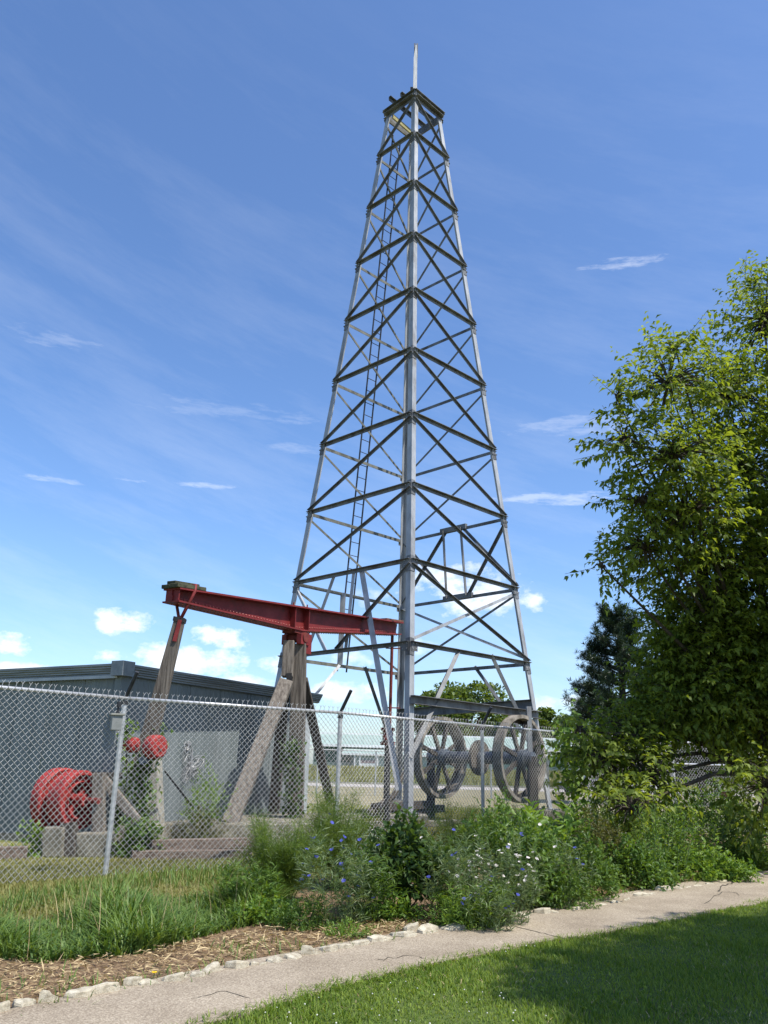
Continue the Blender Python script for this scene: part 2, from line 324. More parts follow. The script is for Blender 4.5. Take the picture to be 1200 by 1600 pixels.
bed_poly = [tuple(p) for p in PU] + [(18, 25), (8.3, 23.6)] + [tuple(p) for p in reversed(FENCE[4:-1])] + [(-.6, 14.0), (-1.1, 11.6)] + [tuple(atZ(*p)[:2]) for p in ((440, 1418), (330, 1432), (200, 1446), (60, 1466), (-60, 1482))] + [(-6, 4), (-9.6, -.8)]
sheet('garden_bed', bed_poly, 0.005, MULCH)
lawn_poly = [tuple(p) for p in PL] + [(18, -4), (-7.5, -4)]
sheet('lawn', lawn_poly, 0.004, LAWNM)
# path slab with a little thickness, uneven edges and three cracks
A_, B_ = jit(PU, .012), jit(PL, .02); mb = MB(); n = len(A_)
mb.add([(*p, .022) for p in A_]+[(*p, .022) for p in B_]+[(*p, -.05) for p in A_]+[(*p, -.05) for p in B_],
       [(n+i, n+i+1, i+1, i) for i in range(n-1)]+[(i, i+1, 2*n+i+1, 2*n+i) for i in range(n-1)]+[(n+i+1, n+i, 3*n+i, 3*n+i+1) for i in range(n-1)])
path = struct(mb.build('path', PATHM))
CRACK = mat('crack_dirt', (0.05, 0.042, 0.033), (0.10, 0.085, 0.06), rough=1)
mb = MB()
for (pts, w) in [([(800, 1446), (845, 1457), (880, 1466), (930, 1462)], .014), ([(880, 1466), (872, 1474)], .012), ([(1122, 1392), (1128, 1385), (1143, 1380), (1150, 1375)], .02), ([(300, 1560), (345, 1548), (400, 1560)], .007), ([(1100, 1412), (1128, 1392), (1160, 1398)], .014), ([(590, 1500), (640, 1492), (670, 1498)], .006)]:
    q = []
    for a, b in zip(pts[:-1], pts[1:]):
        for k in range(6):
            t = k/6; q.append(atZ(a[0]+(b[0]-a[0])*t+random.gauss(0, 1.2), a[1]+(b[1]-a[1])*t+random.gauss(0, .9), .0245))
    for a, b in zip(q[:-1], q[1:]):
        d = (b-a).normalized(); s_ = V((-d.y, d.x, 0))*w*random.uniform(.3, .8); k = len(mb.v)
        mb.add([a-s_, b-s_, b+s_, a+s_], [(0, 1, 2, 3)])
mb.build('crack', CRACK, path)
# far ground
strip('road', [(-120, 79), (-30, 78), (60, 79), (160, 84)], [(-120, 68), (-30, 66.5), (60, 68), (160, 72)], .006, ROADM)
strip('dry_verge', [(-60, 66.2), (-10, 66.2), (40, 67.5), (80, 68)], [(-60, 50), (-4, 36), (30, 36), (80, 46)], .004, DRY)
mb = MB(); prof = [(80, 0.0), (86, .45), (95, 1.15), (110, 1.45), (160, 1.7), (420, 2.2)]
xs = [-400, -150, -60, -20, 20, 60, 150, 400]
vs = [(x, y+random.uniform(-1, 1)*(0 if y == 80 else 1), z) for (y, z) in prof for x in xs]
mb.add(vs, [(j*8+i, j*8+i+1, j*8+8+i+1, j*8+8+i) for j in range(len(prof)-1) for i in range(7)]); struct(mb.build('grass_bank', TALLG, smooth=True))
mb = MB()
for i in range(1): mb.bar((-70, 79.6, .06), (110, 80.4, .06), .35, .14)
struct(mb.build('kerb', CONCL))

# ================================================================== DERRICK
DC = V((0.6905, 23.489, 0)); DROT = 0.0044; W9, TAP, Z9, DP, ZB = 3.508, 0.1359, 1.5+2.929, 2.134, 0.52
ZL = [Z9+8*DP+1.7325]+[Z9+(9-k)*DP for k in range(1, 10)]
def leg(i, z):
    a = DROT-math.pi/2+i*math.pi/2; w = W9-TAP*(z-Z9); return V((DC.x+w*math.cos(a), DC.y+w*math.sin(a), z))
der = thing('oil_derrick', 'tall tapering galvanised steel oil derrick with four legs and a white mast', 'derrick', (DC.x, DC.y, ZB))
for i in range(4):
    p0, p1 = leg(i, ZB), leg(i, ZL[0]+.05)
    n1, n2 = (leg((i+1) % 4, ZB)-p0), (leg((i-1) % 4, ZB)-p0); n1.z = n2.z = 0
    MB().lbar(p0, p1, n1, n2, .165, t=.016).build('leg', GALV, der)
    for k in range(1, 10):      # splice angles under each node
        z = ZL[k]; off = -(n1.normalized()+n2.normalized())*.014
        MB().lbar(leg(i, z-.32)+off, leg(i, z+.1)+off, n1, n2, .15, t=.013).build('splice_plate', GALVD, der)
    MB().box(p0+(DC-p0)*.02*V((1, 1, 0))+V((0, 0, .012)), (.24, 0, 0), (0, .24, 0), (0, 0, .012)).build('base_plate', GALVD, der)
def face(i):      # outward normal and the two legs of a face (0: near-right, 1: right-back, 2: back-left, 3: left-near)
    a, b = i, (i+1) % 4; mid = (leg(a, 5)+leg(b, 5))/2-DC; mid.z = 0; return a, b, mid.normalized()
Z0 = V((0, 0, 1))
for i in range(4):
    a, b, nn = face(i)
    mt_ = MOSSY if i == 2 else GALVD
    for k in range(0, 10):
        s_ = .10 if k else .14
        o_ = nn*.004
        MB().lbar(leg(a, ZL[k])+o_, leg(b, ZL[k])+o_, -Z0, nn, s_, s_*1.05, t=.012).build('girt', mt_, der)
    for k in range(0, 9):
        ft, fb = ZL[k], ZL[k+1]
        if i == 0: q = (leg(0, ft-.12), leg(1, fb+.05))
        elif i == 3: q = (leg(0, ft-.12), leg(3, fb+.05))
        elif i == 2: q = (leg(3, ft-.12), leg(2, fb+.05))
        else: q = (leg(1, ft-.12), leg(2, fb+.05))
        if i == 3 and k == 8: q = (q[0], leg(0, fb)*.47+leg(3, fb)*.53+V((0, 0, .02)))
        if i == 1 and k == 7: continue
        o_ = nn*.02
        inpl = (q[1]-q[0]).cross(nn)
        MB().lbar(q[0]+o_, q[1]+o_, inpl*(1 if inpl.z < 0 else -1), nn, .072, .075, t=.01).build('diagonal', mt_ if i == 2 else GALVD, der)
for i in range(4):
    a, b, nn = face(i); td = (leg(b, 5)-leg(a, 5)).normalized()
    for k in range(1, 10):
        for lg, sg in ((a, 1), (b, -1)):
            f_g = .45+.55*k/9; c = leg(lg, ZL[k]-.11*f_g)+td*sg*.13*f_g+nn*.03
            g_ = MB().box(c, td*.11*f_g, nn*.005, (0, 0, .12*f_g)).build('gusset_plate', GALVD, der)
            mb = MB()
            for bx_, bz_ in ((-.06, .06), (.06, .06), (-.06, -.06), (.06, -.06)): mb.lathe(c+td*bx_*f_g+Z0*bz_*f_g+nn*.005, nn, [(-.002, .018), (.016, .016), (.017, .001)], 6, False)
            stuff(mb.build('bolts', GALV, g_))
# crossed bracing of the lowest braced panel on the right-hand faces
for (q0, q1, nn) in [(leg(0, ZL[9]+.05), leg(1, ZL[8]-.12), face(0)[2]), (leg(2, ZL[8]-.12), leg(1, ZL[9]+.05), face(1)[2]), (leg(3, ZL[8]-.1), leg(3, ZL[9])*.62+leg(0, ZL[9])*.38, face(3)[2])]:
    MB().lbar(q0-nn*.03, q1-nn*.03, (q1-q0).cross(nn), -nn, .07, t=.01).build('diagonal', GALV, der)
# framed opening in the right-back face
a, b, nn = face(1)
L_ = lambda k, t, dz=0: leg(1, ZL[k])*(1-t)+leg(2, ZL[k])*t+V((0, 0, dz))
for t in (.40, .57): MB().lbar(L_(7, t)-nn*.02, L_(8, t)-nn*.02, leg(2, 5)-leg(1, 5), -nn, .09, t=.01).build('opening_post', GALVD, der)
for q0, q1 in [(leg(1, ZL[7]-.1), L_(8, .4, .03)), (leg(2, ZL[7]-.1), L_(8, .57, .03)), (L_(7, .4, -.05), leg(1, ZL[8]+.05)), (L_(7, .57, -.05), leg(2, ZL[8]+.05))]:
    MB().lbar(q0+nn*.02, q1+nn*.02, (q1-q0).cross(nn), -nn, .08, t=.01).build('diagonal', GALVD, der)
for k in (7, 8): MB().bar(L_(k, .36), L_(k, .61), .1, .16).build('opening_header', GALVD, der)
# knee braces of the open bottom panel, and the long braces of the left faces
def on(i, j, k, t, dz=0): return leg(i, ZL[k])*(1-t)+leg(j, ZL[k])*t+V((0, 0, dz))
for q0, q1, s_, mt_ in [(on(0, 1, 9, .36), leg(0, 1.75), .10, GALVD), (on(0, 1, 9, .64), leg(1, 1.35), .085, GALV), (on(1, 2, 9, .4), leg(1, 1.6), .085, GALVD), (on(1, 2, 9, .6), leg(2, 1.4), .085, GALVD),
                        (on(3, 2, 9, .45), leg(3, 1.6), .085, GALV), (on(3, 2, 9, .66), leg(2, 1.4), .1, GALVD),
                        (on(3, 0, 8, .585), leg(0, 1.0)+V((-.28, .2, 0)), .14, GALV), (on(3, 0, 8, .36), leg(3, ZL[9]-.2)*.8+leg(0, ZL[9]-.2)*.2, .085, GALV), (on(3, 0, 8, .53), on(3, 0, 9, .53), .085, GALV)]:
    MB().lbar(q0, q1, (q1-q0).cross(V((0, 1, 0))), (.3, 1, 0), s_, t=.012).build('knee_brace', mt_, der)
q0, q1 = on(3, 2, 8, .42), on(3, 2, 9, .46)
MB().bar(q0, q1, .16, .07, (0, 1, 0)).build('ladder_post', GALV, der)
# heavy channel beams low on the right-hand faces
def chan(p0, p1, inn, h, w, name='channel_beam', mt_=GALVD):
    m_ = MB(); d = V(inn)*w; m_.lbar(p0, p1, -Z0, inn, h, w, t=.014); m_.bar(V(p0)-Z0*(h-.007)+d*.5, V(p1)-Z0*(h-.007)+d*.5, w*.98, .012); m_.build(name, mt_, der)
zc = atY(642, 1086, 19.75).z; chan(leg(0, zc)+V((.02, -.02, 0)), leg(1, zc-.05)+V((.02, -.02, 0)), (.7, -.7, 0), .20, .14)
zc2 = atY(647, 1106, 26.3).z; chan(leg(2, zc2)+V((-.02, -.02, 0)), leg(1, zc2+.12)+V((-.02, .02, 0)), (-.7, -.7, 0), .26, .14)
pw = atY(826, 1104, 22.6); MB().bar((pw.x, pw.y, ZB-.05), (pw.x, pw.y, pw.z), .17, .12).build('channel_post', GALV, der)
# ladder up the middle of the back-left face
lad = None; nn = face(2)[2]; mid = lambda z: (leg(3, z)+leg(2, z))/2+nn*.1
tdir = (leg(2, 5)-leg(3, 5)).normalized()
lad = MB(); 
for s_ in (-1, 1): lad.bar(mid(ZL[9]-.2)+tdir*.19*s_, mid(ZL[0]-.4)+tdir*.19*s_, .045, .028, tuple(tdir))
lad = lad.build('ladder', ARM, der)
z = ZL[9]
while z < ZL[0]-.5:
    MB().tube([mid(z)-tdir*.19, mid(z)+tdir*.19], .013, 5).build('rung', ARM, lad); z += .42
# crown: double beams, cross beams, timber and mast
zt = ZL[0]
def ext(a, b, e): d = (b-a).normalized(); return a-d*e, b+d*e
for i in range(4):
    a, b, nn = face(i); p0, p1 = ext(leg(a, zt+.2), leg(b, zt+.2), .10)
    MB().lbar(p0+nn*.05, p1+nn*.05, -Z0, nn, .20, .10, t=.014).build('crown_beam', GALVD, der)
for t, e in ((.30, .36), (.62, .22)):
    p0, p1 = ext(leg(3, zt+.34)*(1-t)+leg(0, zt+.34)*t, leg(2, zt+.34)*(1-t)+leg(1, zt+.34)*t, e)
    MB().lbar(p0, p1, -Z0, (.7, -.7, 0), .15, .1, t=.014).build('cross_beam', GALVD, der)
TIMB = mat('yellowed_timber', (0.30, 0.27, 0.12), (0.42, 0.38, 0.2), rough=.9)
p0, p1 = leg(3, zt-.12)*.86+leg(0, zt-.12)*.14, leg(2, zt-.12)*.9+leg(1, zt-.12)*.1
MB().bar(p0+V((.1, 0, 0)), p1+V((.1, 0, 0)), .05, .17).build('crown_timber', TIMB, der)
p0 = leg(0, zt-.05)+V((0, .13, 0)); ptop = atY(651, 68, p0.y); MW = mat('mast_paint', (0.46, 0.45, 0.43), (0.66, 0.65, 0.63), rough=.8, scale=5, stretch=(3, 3, .6))
mb = MB(); zz_ = [p0.z, p0.z+(ptop.z-p0.z)*.72, ptop.z-.12]
mb.hexa([V((p0.x+a*.066, p0.y+b*.06, zz_[0])) for a, b in ((-1, -1), (1, -1), (1, 1), (-1, 1))], [V((p0.x+a*.062, p0.y+b*.055, zz_[1])) for a, b in ((-1, -1), (1, -1), (1, 1), (-1, 1))])
mb.hexa([V((p0.x+a*.062, p0.y+b*.055, zz_[1]+.001)) for a, b in ((-1, -1), (1, -1), (1, 1), (-1, 1))], [V((p0.x+.015+a*.025, p0.y+b*.05, zz_[2])) for a, b in ((-1, -1), (1, -1), (1, 1), (-1, 1))])
mast = mb.build('mast', MW, der)
for a in (-.03, .05): MB().bar((p0.x+a, p0.y, zz_[2]-.5), (p0.x+a, p0.y, ptop.z), .018, .05).build('mast_strap', GALVD, mast)
MB().bar((p0.x-.11, p0.y+.02, p0.z+.1), (p0.x-.11, p0.y+.02, p0.z+.55), .035, .1).build('mast_cleat', WOODD, mast)
# concrete footings and sill timbers under the legs
for i, nm in enumerate(['front', 'right', 'rear', 'left']):
    p = leg(i, ZB); f = MB().box((p.x, p.y, ZB/2-.02), (.42, 0, 0), (0, .42, 0), (0, 0, ZB/2+.018)).build('concrete_footing', CONC, None, bevel=.02)
    tag(f, ['square concrete footing under the derrick leg facing the path', 'square concrete footing under the derrick leg beside the leaning tree', 'square concrete footing under the derrick leg facing the road', 'square concrete footing under the derrick leg behind the metal shed'][i], 'footing', 'derrick footings')
def plank(name, p0, p1, w, h, mt_, label, cat, group=None):
    return tag(MB().bar(p0, p1, w, h).build(name, mt_, None, bevel=.012), label, cat, group)
pf, pr_ = leg(0, .3), leg(1, .3); plk = (pr_-pf).normalized()
plank('concrete_sill', atZ(575, 1289, .30), atZ(735, 1287, .34)+V((.2, .6, 0)), .3, .12, CONC, 'long low concrete sill in front of the derrick leg, half hidden by plants', 'sill')
for k, (a, b, z) in enumerate([((560, 1272), (690, 1263), .42), ((585, 1262), (668, 1257), .55)]):
    plank('sill_timber', atZ(*a, z), atZ(*b, z), .22, .2, WOODD, ['dark rotten timber lying on the ground before the derrick leg', 'dark squared timber lying behind the rotten one at the derrick leg'][k], 'timber', 'timbers at the derrick foot')
MB().tube([atY(628, 1190, 20.4), atY(603, 1253, 20.4)], [.09, .13], 7)
tag(MB().tube([atY(633, 1205, 20.6), atY(615, 1243, 20.5), atY(590, 1262, 20.3)], [.05, .07, .10], 7).build('leaning_timber', WOOD), 'grey split timber leaning against the derrick leg', 'timber')
# ------------------------------------------------------------------ bull wheel reel inside the derrick
axd = V((.75, -.66, 0)).normalized()
w1 = atY(689, 1183, 24.1); rt = ray(813, 1183); rt = rt.x/rt.y; t_w = (rt*w1.y-w1.x)/(axd.x-rt*axd.y); w2 = w1+axd*t_w; w2.z = w1.z
reel = thing('bull_wheel_reel', 'pair of big wooden bull wheels on a steel shaft inside the derrick base', 'reel', (w1.x, w1.y, .3))
RIMM = mat('wheel_rim_timber', (0.11, 0.095, 0.075), (0.33, 0.295, 0.245), rough=.9, scale=4, bump=.3)
for c, R in ((w1, 1.10), (w2, 1.10)):
    wh = MB().lathe(c, axd, [(-.12, R), (.12, R), (.12, R-.09), (.04, R-.12), (-.04, R-.12), (-.12, R-.09)], 40).build('wheel', RIMM, reel)
    MB().lathe(c, axd, [(-.16, R-.02), (-.13, R-.02), (-.13, R-.2), (-.16, R-.2)], 40).build('rim_band', WOODD, wh)
    for k in range(8):
        a = k*math.pi/4+.3; u = axd.cross(Z0); r = u*math.cos(a)+Z0*math.sin(a)
        MB().bar(c+r*.1, c+r*(R-.10), .10, .08, tuple(axd)).build('spoke', WOOD if k % 4 == 1 else WOODD, wh)
    MB().lathe(c, axd, [(-.2, 0.001), (-.2, .22), (.2, .22), (.2, .001)], 20).build('hub', STEELB, wh)
MB().lathe((w1+w2)/2, axd, [(-t_w/2-.4, .001), (-t_w/2-.4, .16), (t_w/2+.4, .16), (t_w/2+.4, .001)], 20).build('shaft', STEELB, reel, smooth=False)
MB().lathe(w1+axd*1.3, axd, [(-.04, .17), (-.04, .46), (.04, .46), (.04, .17)], 24).build('reel_flange', WOOD, reel)
for c in (w1-axd*.35, w2+axd*.35):
    MB().bar((c.x, c.y, 0), (c.x, c.y, c.z+.05), .26, .22).build('bearing_post', WOODD, reel)
# ================================================================== FENCES
HF = 2.35; WM = 0.0875
def mesh_bay(a, b, h, w, rad, name, parent, spikes=True, zoff=.04):
    """woven wire: zigzag wires between neighbouring columns, three-sided tubes, with twisted tips above the rail"""
    a, b = np.array(a), np.array(b); L = np.linalg.norm(b-a); d = np.append((b-a)/L, 0); nrm_ = np.array([-d[1], d[0], 0]); n = int(L/(w/2)); rows = int(h/(w/2))
    P0, P1 = [], []
    A = np.append(a, zoff)
    k = np.arange(n)[:, None]; j = np.arange(rows)[None, :]
    side0 = (k+j) % 2; x0 = (k+side0)*w/2; x1 = (k+1-side0)*w/2; z0 = j*w/2+0*k; z1 = z0+w/2
    off = np.where(side0 == 0, .004, -.004)
    p0 = A+x0[..., None]*d+z0[..., None]*np.array([0, 0, 1])+off[..., None]*nrm_; p1 = A+x1[..., None]*d+z1[..., None]*np.array([0, 0, 1])+off[..., None]*nrm_
    P0.append(p0.reshape(-1, 3)); P1.append(p1.reshape(-1, 3))
    if spikes:
        ks = np.arange(n+1); ks = ks[(ks+rows) % 2 == 0][:, None]; ht = zoff+rows*w/2
        base = np.append(a, 0)+ks*w/2*d+np.array([0, 0, ht]); base[:, :] += rng.normal(0, .002, base.shape)
        ln = rng.normal(0, .008, (len(ks), 1))*d
        t1 = base+np.array([0, 0, .055])+ln+d*.012; P0.append(base); P1.append(t1)
        P0.append(t1); P1.append(t1+d*.022+np.array([0, 0, .03])); P0.append(t1); P1.append(t1-d*.02+np.array([0, 0, .026]))
    P0 = np.vstack(P0); P1 = np.vstack(P1); D = nrm(P1-P0); U = nrm(np.cross(D, nrm_+np.array([.01, .02, .03]))); Wv = np.cross(D, U); vs = []
    for P in (P0-D*rad, P1+D*rad):
        for t in (0, 2.0944, 4.1888): vs.append(P+(U*math.cos(t)+Wv*math.sin(t))*rad)
    vs = np.stack(vs, 1).reshape(-1, 3); bidx = (np.arange(len(P0))*6)[:, None, None]
    f = (bidx+np.array([[0, 1, 4], [0, 4, 3], [1, 2, 5], [1, 5, 4], [2, 0, 3], [2, 3, 5]])[None]).reshape(-1, 3)
    return stuff(np_mesh(name, vs, f, WIRE, parent))
fen = thing('chain_link_fence', 'tall galvanised chain link fence with angled post arms behind the flower bed', 'fence', (FENCE[2][0], FENCE[2][1], 0))
for i, (a, b) in enumerate(zip(FENCE[:-1], FENCE[1:])):
    mesh_bay(a, b, HF, WM, .0037, 'wire_mesh', fen)
    aa, bb = V((*a, HF+.0)), V((*b, HF+.0)); d = (bb-aa).normalized(); nn = V((d.y, -d.x, 0))
    MB().tube([aa+nn*-.03, bb+nn*-.03], .024, 10).build('top_rail', PIPE, fen, smooth=True)
for i, p in enumerate(FENCE):
    q = V((*p, 0)); back = V((-.68, .73, 0))*.06
    post = MB().tube([q+back, q+back+V((0, 0, HF+.02))], .036 if i != 6 else .045, 12).build('post', PIPE, fen, smooth=False)
    MB().lathe(q+back+V((0, 0, HF-.06)), (0, 0, 1), [(-.03, .036), (-.03, .046), (.03, .046), (.03, .036)], 12).build('band', ARM, post)
    MB().lathe(q+back+V((0, 0, HF-.35)), (0, 0, 1), [(-.015, .036), (-.015, .043), (.015, .043), (.015, .036)], 12).build('band', PIPE, post)
    if 1 < i < 6: MB().tube([q+back+V((0, 0, HF)), q+back+V((.17, -.14, HF+.36))], .03, 7).build('angled_arm', ARM, post)
# side fence with a middle rail, running off to the right from the corner
SF = [(8.0, 23.2), (10.9, 24.6), (13.8, 25.9), (16.7, 27.3), (19.6, 28.6)]
fs = thing('chain_link_fence', 'chain link fence with a middle rail running away behind the leaning tree', 'fence', (8.1, 23.25, 0))
for a, b in zip(SF[:-1], SF[1:]):
    mesh_bay(np.array(a)+.05, b, HF, .10, .0042, 'wire_mesh', fs)
    for z in (HF, 1.78): MB().tube([(a[0]+.04, a[1]+.04, z), (b[0]+.04, b[1]+.04, z)], .026, 8).build('rail', PIPE, fs)
for p in SF[1:]: MB().tube([(p[0], p[1]+.1, 0), (p[0], p[1]+.1, HF+.08)], .05, 10).build('post', PIPE, fs)
fb = thing('chain_link_fence', 'distant chain link fence on slim posts between the derrick and the road', 'fence', (-4, 47.5, 0))
BF = [(-12.9+3.2*k, 47.2+.12*k) for k in range(13)]
for a, b in zip(BF[:-1], BF[1:]):
    mesh_bay(a, b, HF-.1, .16, .004, 'wire_mesh', fb, False)
    MB().tube([(a[0], a[1], HF), (b[0], b[1], HF)], .03, 6).build('top_rail', PIPE, fb)
for p in BF: MB().tube([(p[0], p[1]+.06, 0), (p[0], p[1]+.06, HF+.05)], .042, 8).build('post', PIPE, fb)
# small box hanging from the rail beside the first post
c = atY(181, 1128, 11.75); bx = thing('junction_box', 'small grey metal box hanging by a short pipe from the fence rail', 'box', (c.x, c.y, c.z-.11))
MB().box(c+V((0, .02, -.01)), (.062, .03, 0), (-.03, .06, 0), (0, 0, .10)).build('case', mat('box_grey', (.17, .18, .17), (.24, .25, .24), rough=.6), bx, bevel=.006)
MB().box(c+V((0, .02, .10)), (.085, .04, 0), (-.04, .08, 0), (0, 0, .013)).build('lid', mat('box_lid', (.2, .2, .17), (.28, .28, .24), rough=.6), bx, bevel=.004)
MB().tube([c+V((0, .02, .10)), c+V((.01, .02, .245))], .018, 8).build('hanger_pipe', ARM, bx)
MB().tube([c+V((.01, .02, .205)), c+V((.01, .02, .275))], .032, 8).build('clamp', ARM, bx)
# ================================================================== SHED
SC = V((-4.82, 15.70, 0)); SR = V((-1.73, 21.22, 0)); wd = (SR-SC).normalized(); bd = V((-wd.y, wd.x, 0)); SL = SC+bd*9.5; SB = SR+bd*9.5
HS = atY(215, 1056, 15.70).z
shed = thing('metal_shed', 'long grey ribbed metal shed with a dark rolled roof edge behind the pumping unit', 'shed', tuple(SC))
def ribbed(a, b, h, outn, name, per=.152, dep=.008, z0=.12):
    L = (b-a).length; d = (b-a).normalized(); x = 0; prof = []
    while x < L:
        prof += [(x, 0), (min(x+per*.62, L), 0), (min(x+per*.72, L), dep), (min(x+per*.9, L), dep)]; x += per
    prof.append((L, 0)); mb = MB(); n = len(prof)
    lo = [a+d*p+outn*q+V((0, 0, z0)) for p, q in prof]; hi = [a+d*p+outn*q+V((0, 0, h)) for p, q in prof]
    mb.add(lo+hi, [(i, i+1, n+i+1, n+i) for i in range(n-1)]); return mb.build(name, SHED, shed)
outR = V((wd.y, -wd.x, 0)); outL = -wd
k = 0; a = SC
while k < 7:         # panels, each a sheet of its own with a lap
    b = SC+wd*min((k+1)*.95, (SR-SC).length); 
    if (b-a).length > .05: ribbed(a, b, HS, outR, 'siding_panel')
    a = b+outR*.002; a = V((b.x, b.y, 0)); k += 1
a = SL
for k in range(10):
    b = SL-bd*.95*(k+1); ribbed(a+outL*(.0015*(k % 2)), b+outL*(.0015*(k % 2)), HS, outL, 'siding_panel'); a = b
ribbed(SR, SB, HS, wd, 'end_wall')
MB().hexa([SC+V((0, 0, 0))+outR*.03+outL*.03, SL+outL*.03, SB-outL*.01, SR+outR*.03], [SC+outR*.03+outL*.03+V((0, 0, .13)), SL+outL*.03+V((0, 0, .13)), SB-outL*.01+V((0, 0, .13)), SR+outR*.03+V((0, 0, .13))]).build('foundation', CONC, shed)
MB().bar(SC+outR*.01+outL*.01+V((0, 0, .13)), SC+outR*.01+outL*.01+V((0, 0, HS)), .16, .16, tuple(wd)).build('corner_trim', SHED, shed)
MB().bar(SR-wd*.13+outR*.012+V((0, 0, .1)), SR-wd*.13+outR*.012+V((0, 0, HS)), .05, .30, tuple(wd)).build('corner_trim', SHEDT, shed)
def roof_edge(a, b, outn, name):
    prof = [(.02, -.02), (.10, 0), (.10, .03), (.13, .05), (.13, .075), (.16, .095), (.16, .12), (.19, .14), (.19, .165), (.22, .185), (.22, .23), (.0, .25)]
    prof = [(q*.78, z*.9) for q, z in prof]; mb = MB(); n = len(prof)
    mb.add([a+outn*q+V((0, 0, HS+z)) for q, z in prof]+[b+outn*q+V((0, 0, HS+z)) for q, z in prof], [(i, i+1, n+i+1, n+i) for i in range(n-1)]+[tuple(range(n)), tuple(range(2*n-1, n-1, -1))]); return mb.build(name, FASC, shed)
roof_edge(SC-wd*.02, SR+wd*.3, outR, 'roof_edge'); roof_edge(SL, SC-outR*.02, outL, 'roof_edge')
MB().bar(SL+outL*.11+V((0, 0, HS-.03)), SC+outL*.11+V((0, 0, HS-.03)), .02, .055).build('highlight_strip', SHEDT, shed)  # pale strip added for the bright highlight line under the left roof edge
MB().box(SC+outR*.085+outL*.085+V((0, 0, HS+.11)), wd*.15, outR*.15, (0, 0, .135)).build('corner_cap', mat('cap_metal', (.12, .135, .145), (.19, .21, .22), rough=.4, metal=.3, scale=5), shed)
mb = MB(); rz = V((0, 0, HS+.227)); mb.add([SC+rz, SR+wd*.3+rz, SB+wd*.3+rz, SL+rz], [(0, 1, 2, 3)]); mb.build('roof', FASC, shed)
# filigree butterfly on the shed wall
bf = atY(357, 1196, 17.0); tt = (bf-SC).dot(outR); bf = bf-outR*(tt-.05)
but = thing('butterfly_ornament', 'silver filigree metal butterfly hung on the shed wall', 'ornament', tuple(bf))
for (du, dv, ru, rv, rot) in [(-.13, .18, .13, .27, .2), (-.10, -.16, .11, .2, -.3), (.17, .04, .26, .12, .35), (.16, -.16, .15, .10, -.5), (-.12, .36, .06, .09, 0)]:
    mb = MB(); c = bf+wd*du+Z0*dv
    for sc in (1, .62):
        pts = []
        for k in range(17):
            t = k*math.pi/8; x, y = ru*math.cos(t)*sc, rv*math.sin(t)*sc; pts.append(c+wd*(x*math.cos(rot)-y*math.sin(rot))+Z0*(x*math.sin(rot)+y*math.cos(rot))+outR*(.02*math.sin(3*t)))
        mb.tube(pts, .008, 5, False)
    for k in range(7):
        t = k*.9; mb.tube([c, c+wd*(ru*.9*math.cos(t)*math.cos(rot)-rv*.9*math.sin(t)*math.sin(rot))+Z0*(ru*.9*math.cos(t)*math.sin(rot)+rv*.9*math.sin(t)*math.cos(rot))+outR*.01], .005, 4)
    mb.build('wing', SILVER, but)
MB().tube([bf-Z0*.3, bf, bf+Z0*.32], [.012, .03, .015], 7).build('body', SILVER, but)
# ================================================================== PUMPING UNIT
TL, TP, TR = V((-3.85, 14.9, 4.53)), None, V((.45, 23.0, 5.36))
bdir = V((TR.x-TL.x, TR.y-TL.y, 0)).normalized(); LB = V((TR.x-TL.x, TR.y-TL.y, 0)).length; sdir = V((bdir.y, -bdir.x, 0))   # sdir faces the camera side
def bp(s_, z, o=0): t = s_/LB; return TL+(TR-TL)*t+V((0, 0, z))+sdir*o
sP = 4.14
def depth(s_): return .235+(.52-.235)*min(1, s_/sP) if s_ < sP else .52-(.52-.32)*(s_-sP)/(LB-sP)
PU_ = bp(sP, -depth(sP))
pj = thing('pumping_unit', 'old red riveted walking beam pumping unit on grey timber posts', 'pump jack', (PU_.x, PU_.y, .45))
mb = MB(); ss = [0, 1.4, 2.8, sP, 5.5, 7.2, LB-.12]
A = [bp(s_, -.02, .012) for s_ in ss]; B = [bp(s_ if s_ else 0, -depth(s_), .012) for s_ in ss]; A2 = [p-sdir*.024 for p in A]; B2 = [p-sdir*.024 for p in B]; n = len(ss); A[-1] = A[-1]+bdir*.1; A2[-1] = A2[-1]+bdir*.1
mb.add(A+B+A2+B2, [(i, n+i, n+i+1, i+1) for i in range(n-1)]+[(2*n+i, 2*n+i+1, 3*n+i+1, 3*n+i) for i in range(n-1)]+[(0, 2*n, 3*n, n), (n-1, 2*n-1, 4*n-1, 3*n-1)])
web = mb.build('beam_web', RED, pj)
FW = .20
MB().bar(bp(0, 0), bp(LB, 0), 2*FW, .035).build('top_flange', RED, pj)
mb = MB()
lo = [bp(s_, -depth(s_)) for s_ in ss]
for p, q in zip(lo[:-1], lo[1:]): mb.bar(p, q, 2*FW, .03)
mb.build('bottom_flange', RED, pj)
mb = MB()   # angle leg riveted to the web with a row of rivets
for (s0, s1) in zip(ss[:-1], ss[1:]):
    mb.bar(bp(s0, -depth(s0)+.07, .022), bp(s1, -depth(s1)+.07, .022), .016, .10)
mb.build('flange_angle', RED, web)
mb = MB(); s_ = .12
while s_ < LB-.2:
    for o, z in ((.035, .075), (.10, .012), (-.10, -.022), (.10, -.022)):
        c = bp(s_, -depth(s_)+z, o); ax_ = sdir if z == .075 else (Z0 if z > 0 else -Z0)
        mb.lathe(c, ax_, [(-.003, .019), (.008, .016), (.015, .006)], 6, False)
    s_ += .105
stuff(mb.build('rivets', RIVET, web))
for s_ in (sP-.28, sP+.28, .04):
    for o in (1, -1): MB().bar(bp(s_, -.02, o*.085), bp(s_, -depth(s_)+.015, o*.085), .14, .025, tuple(bdir)).build('stiffener', RED, web)
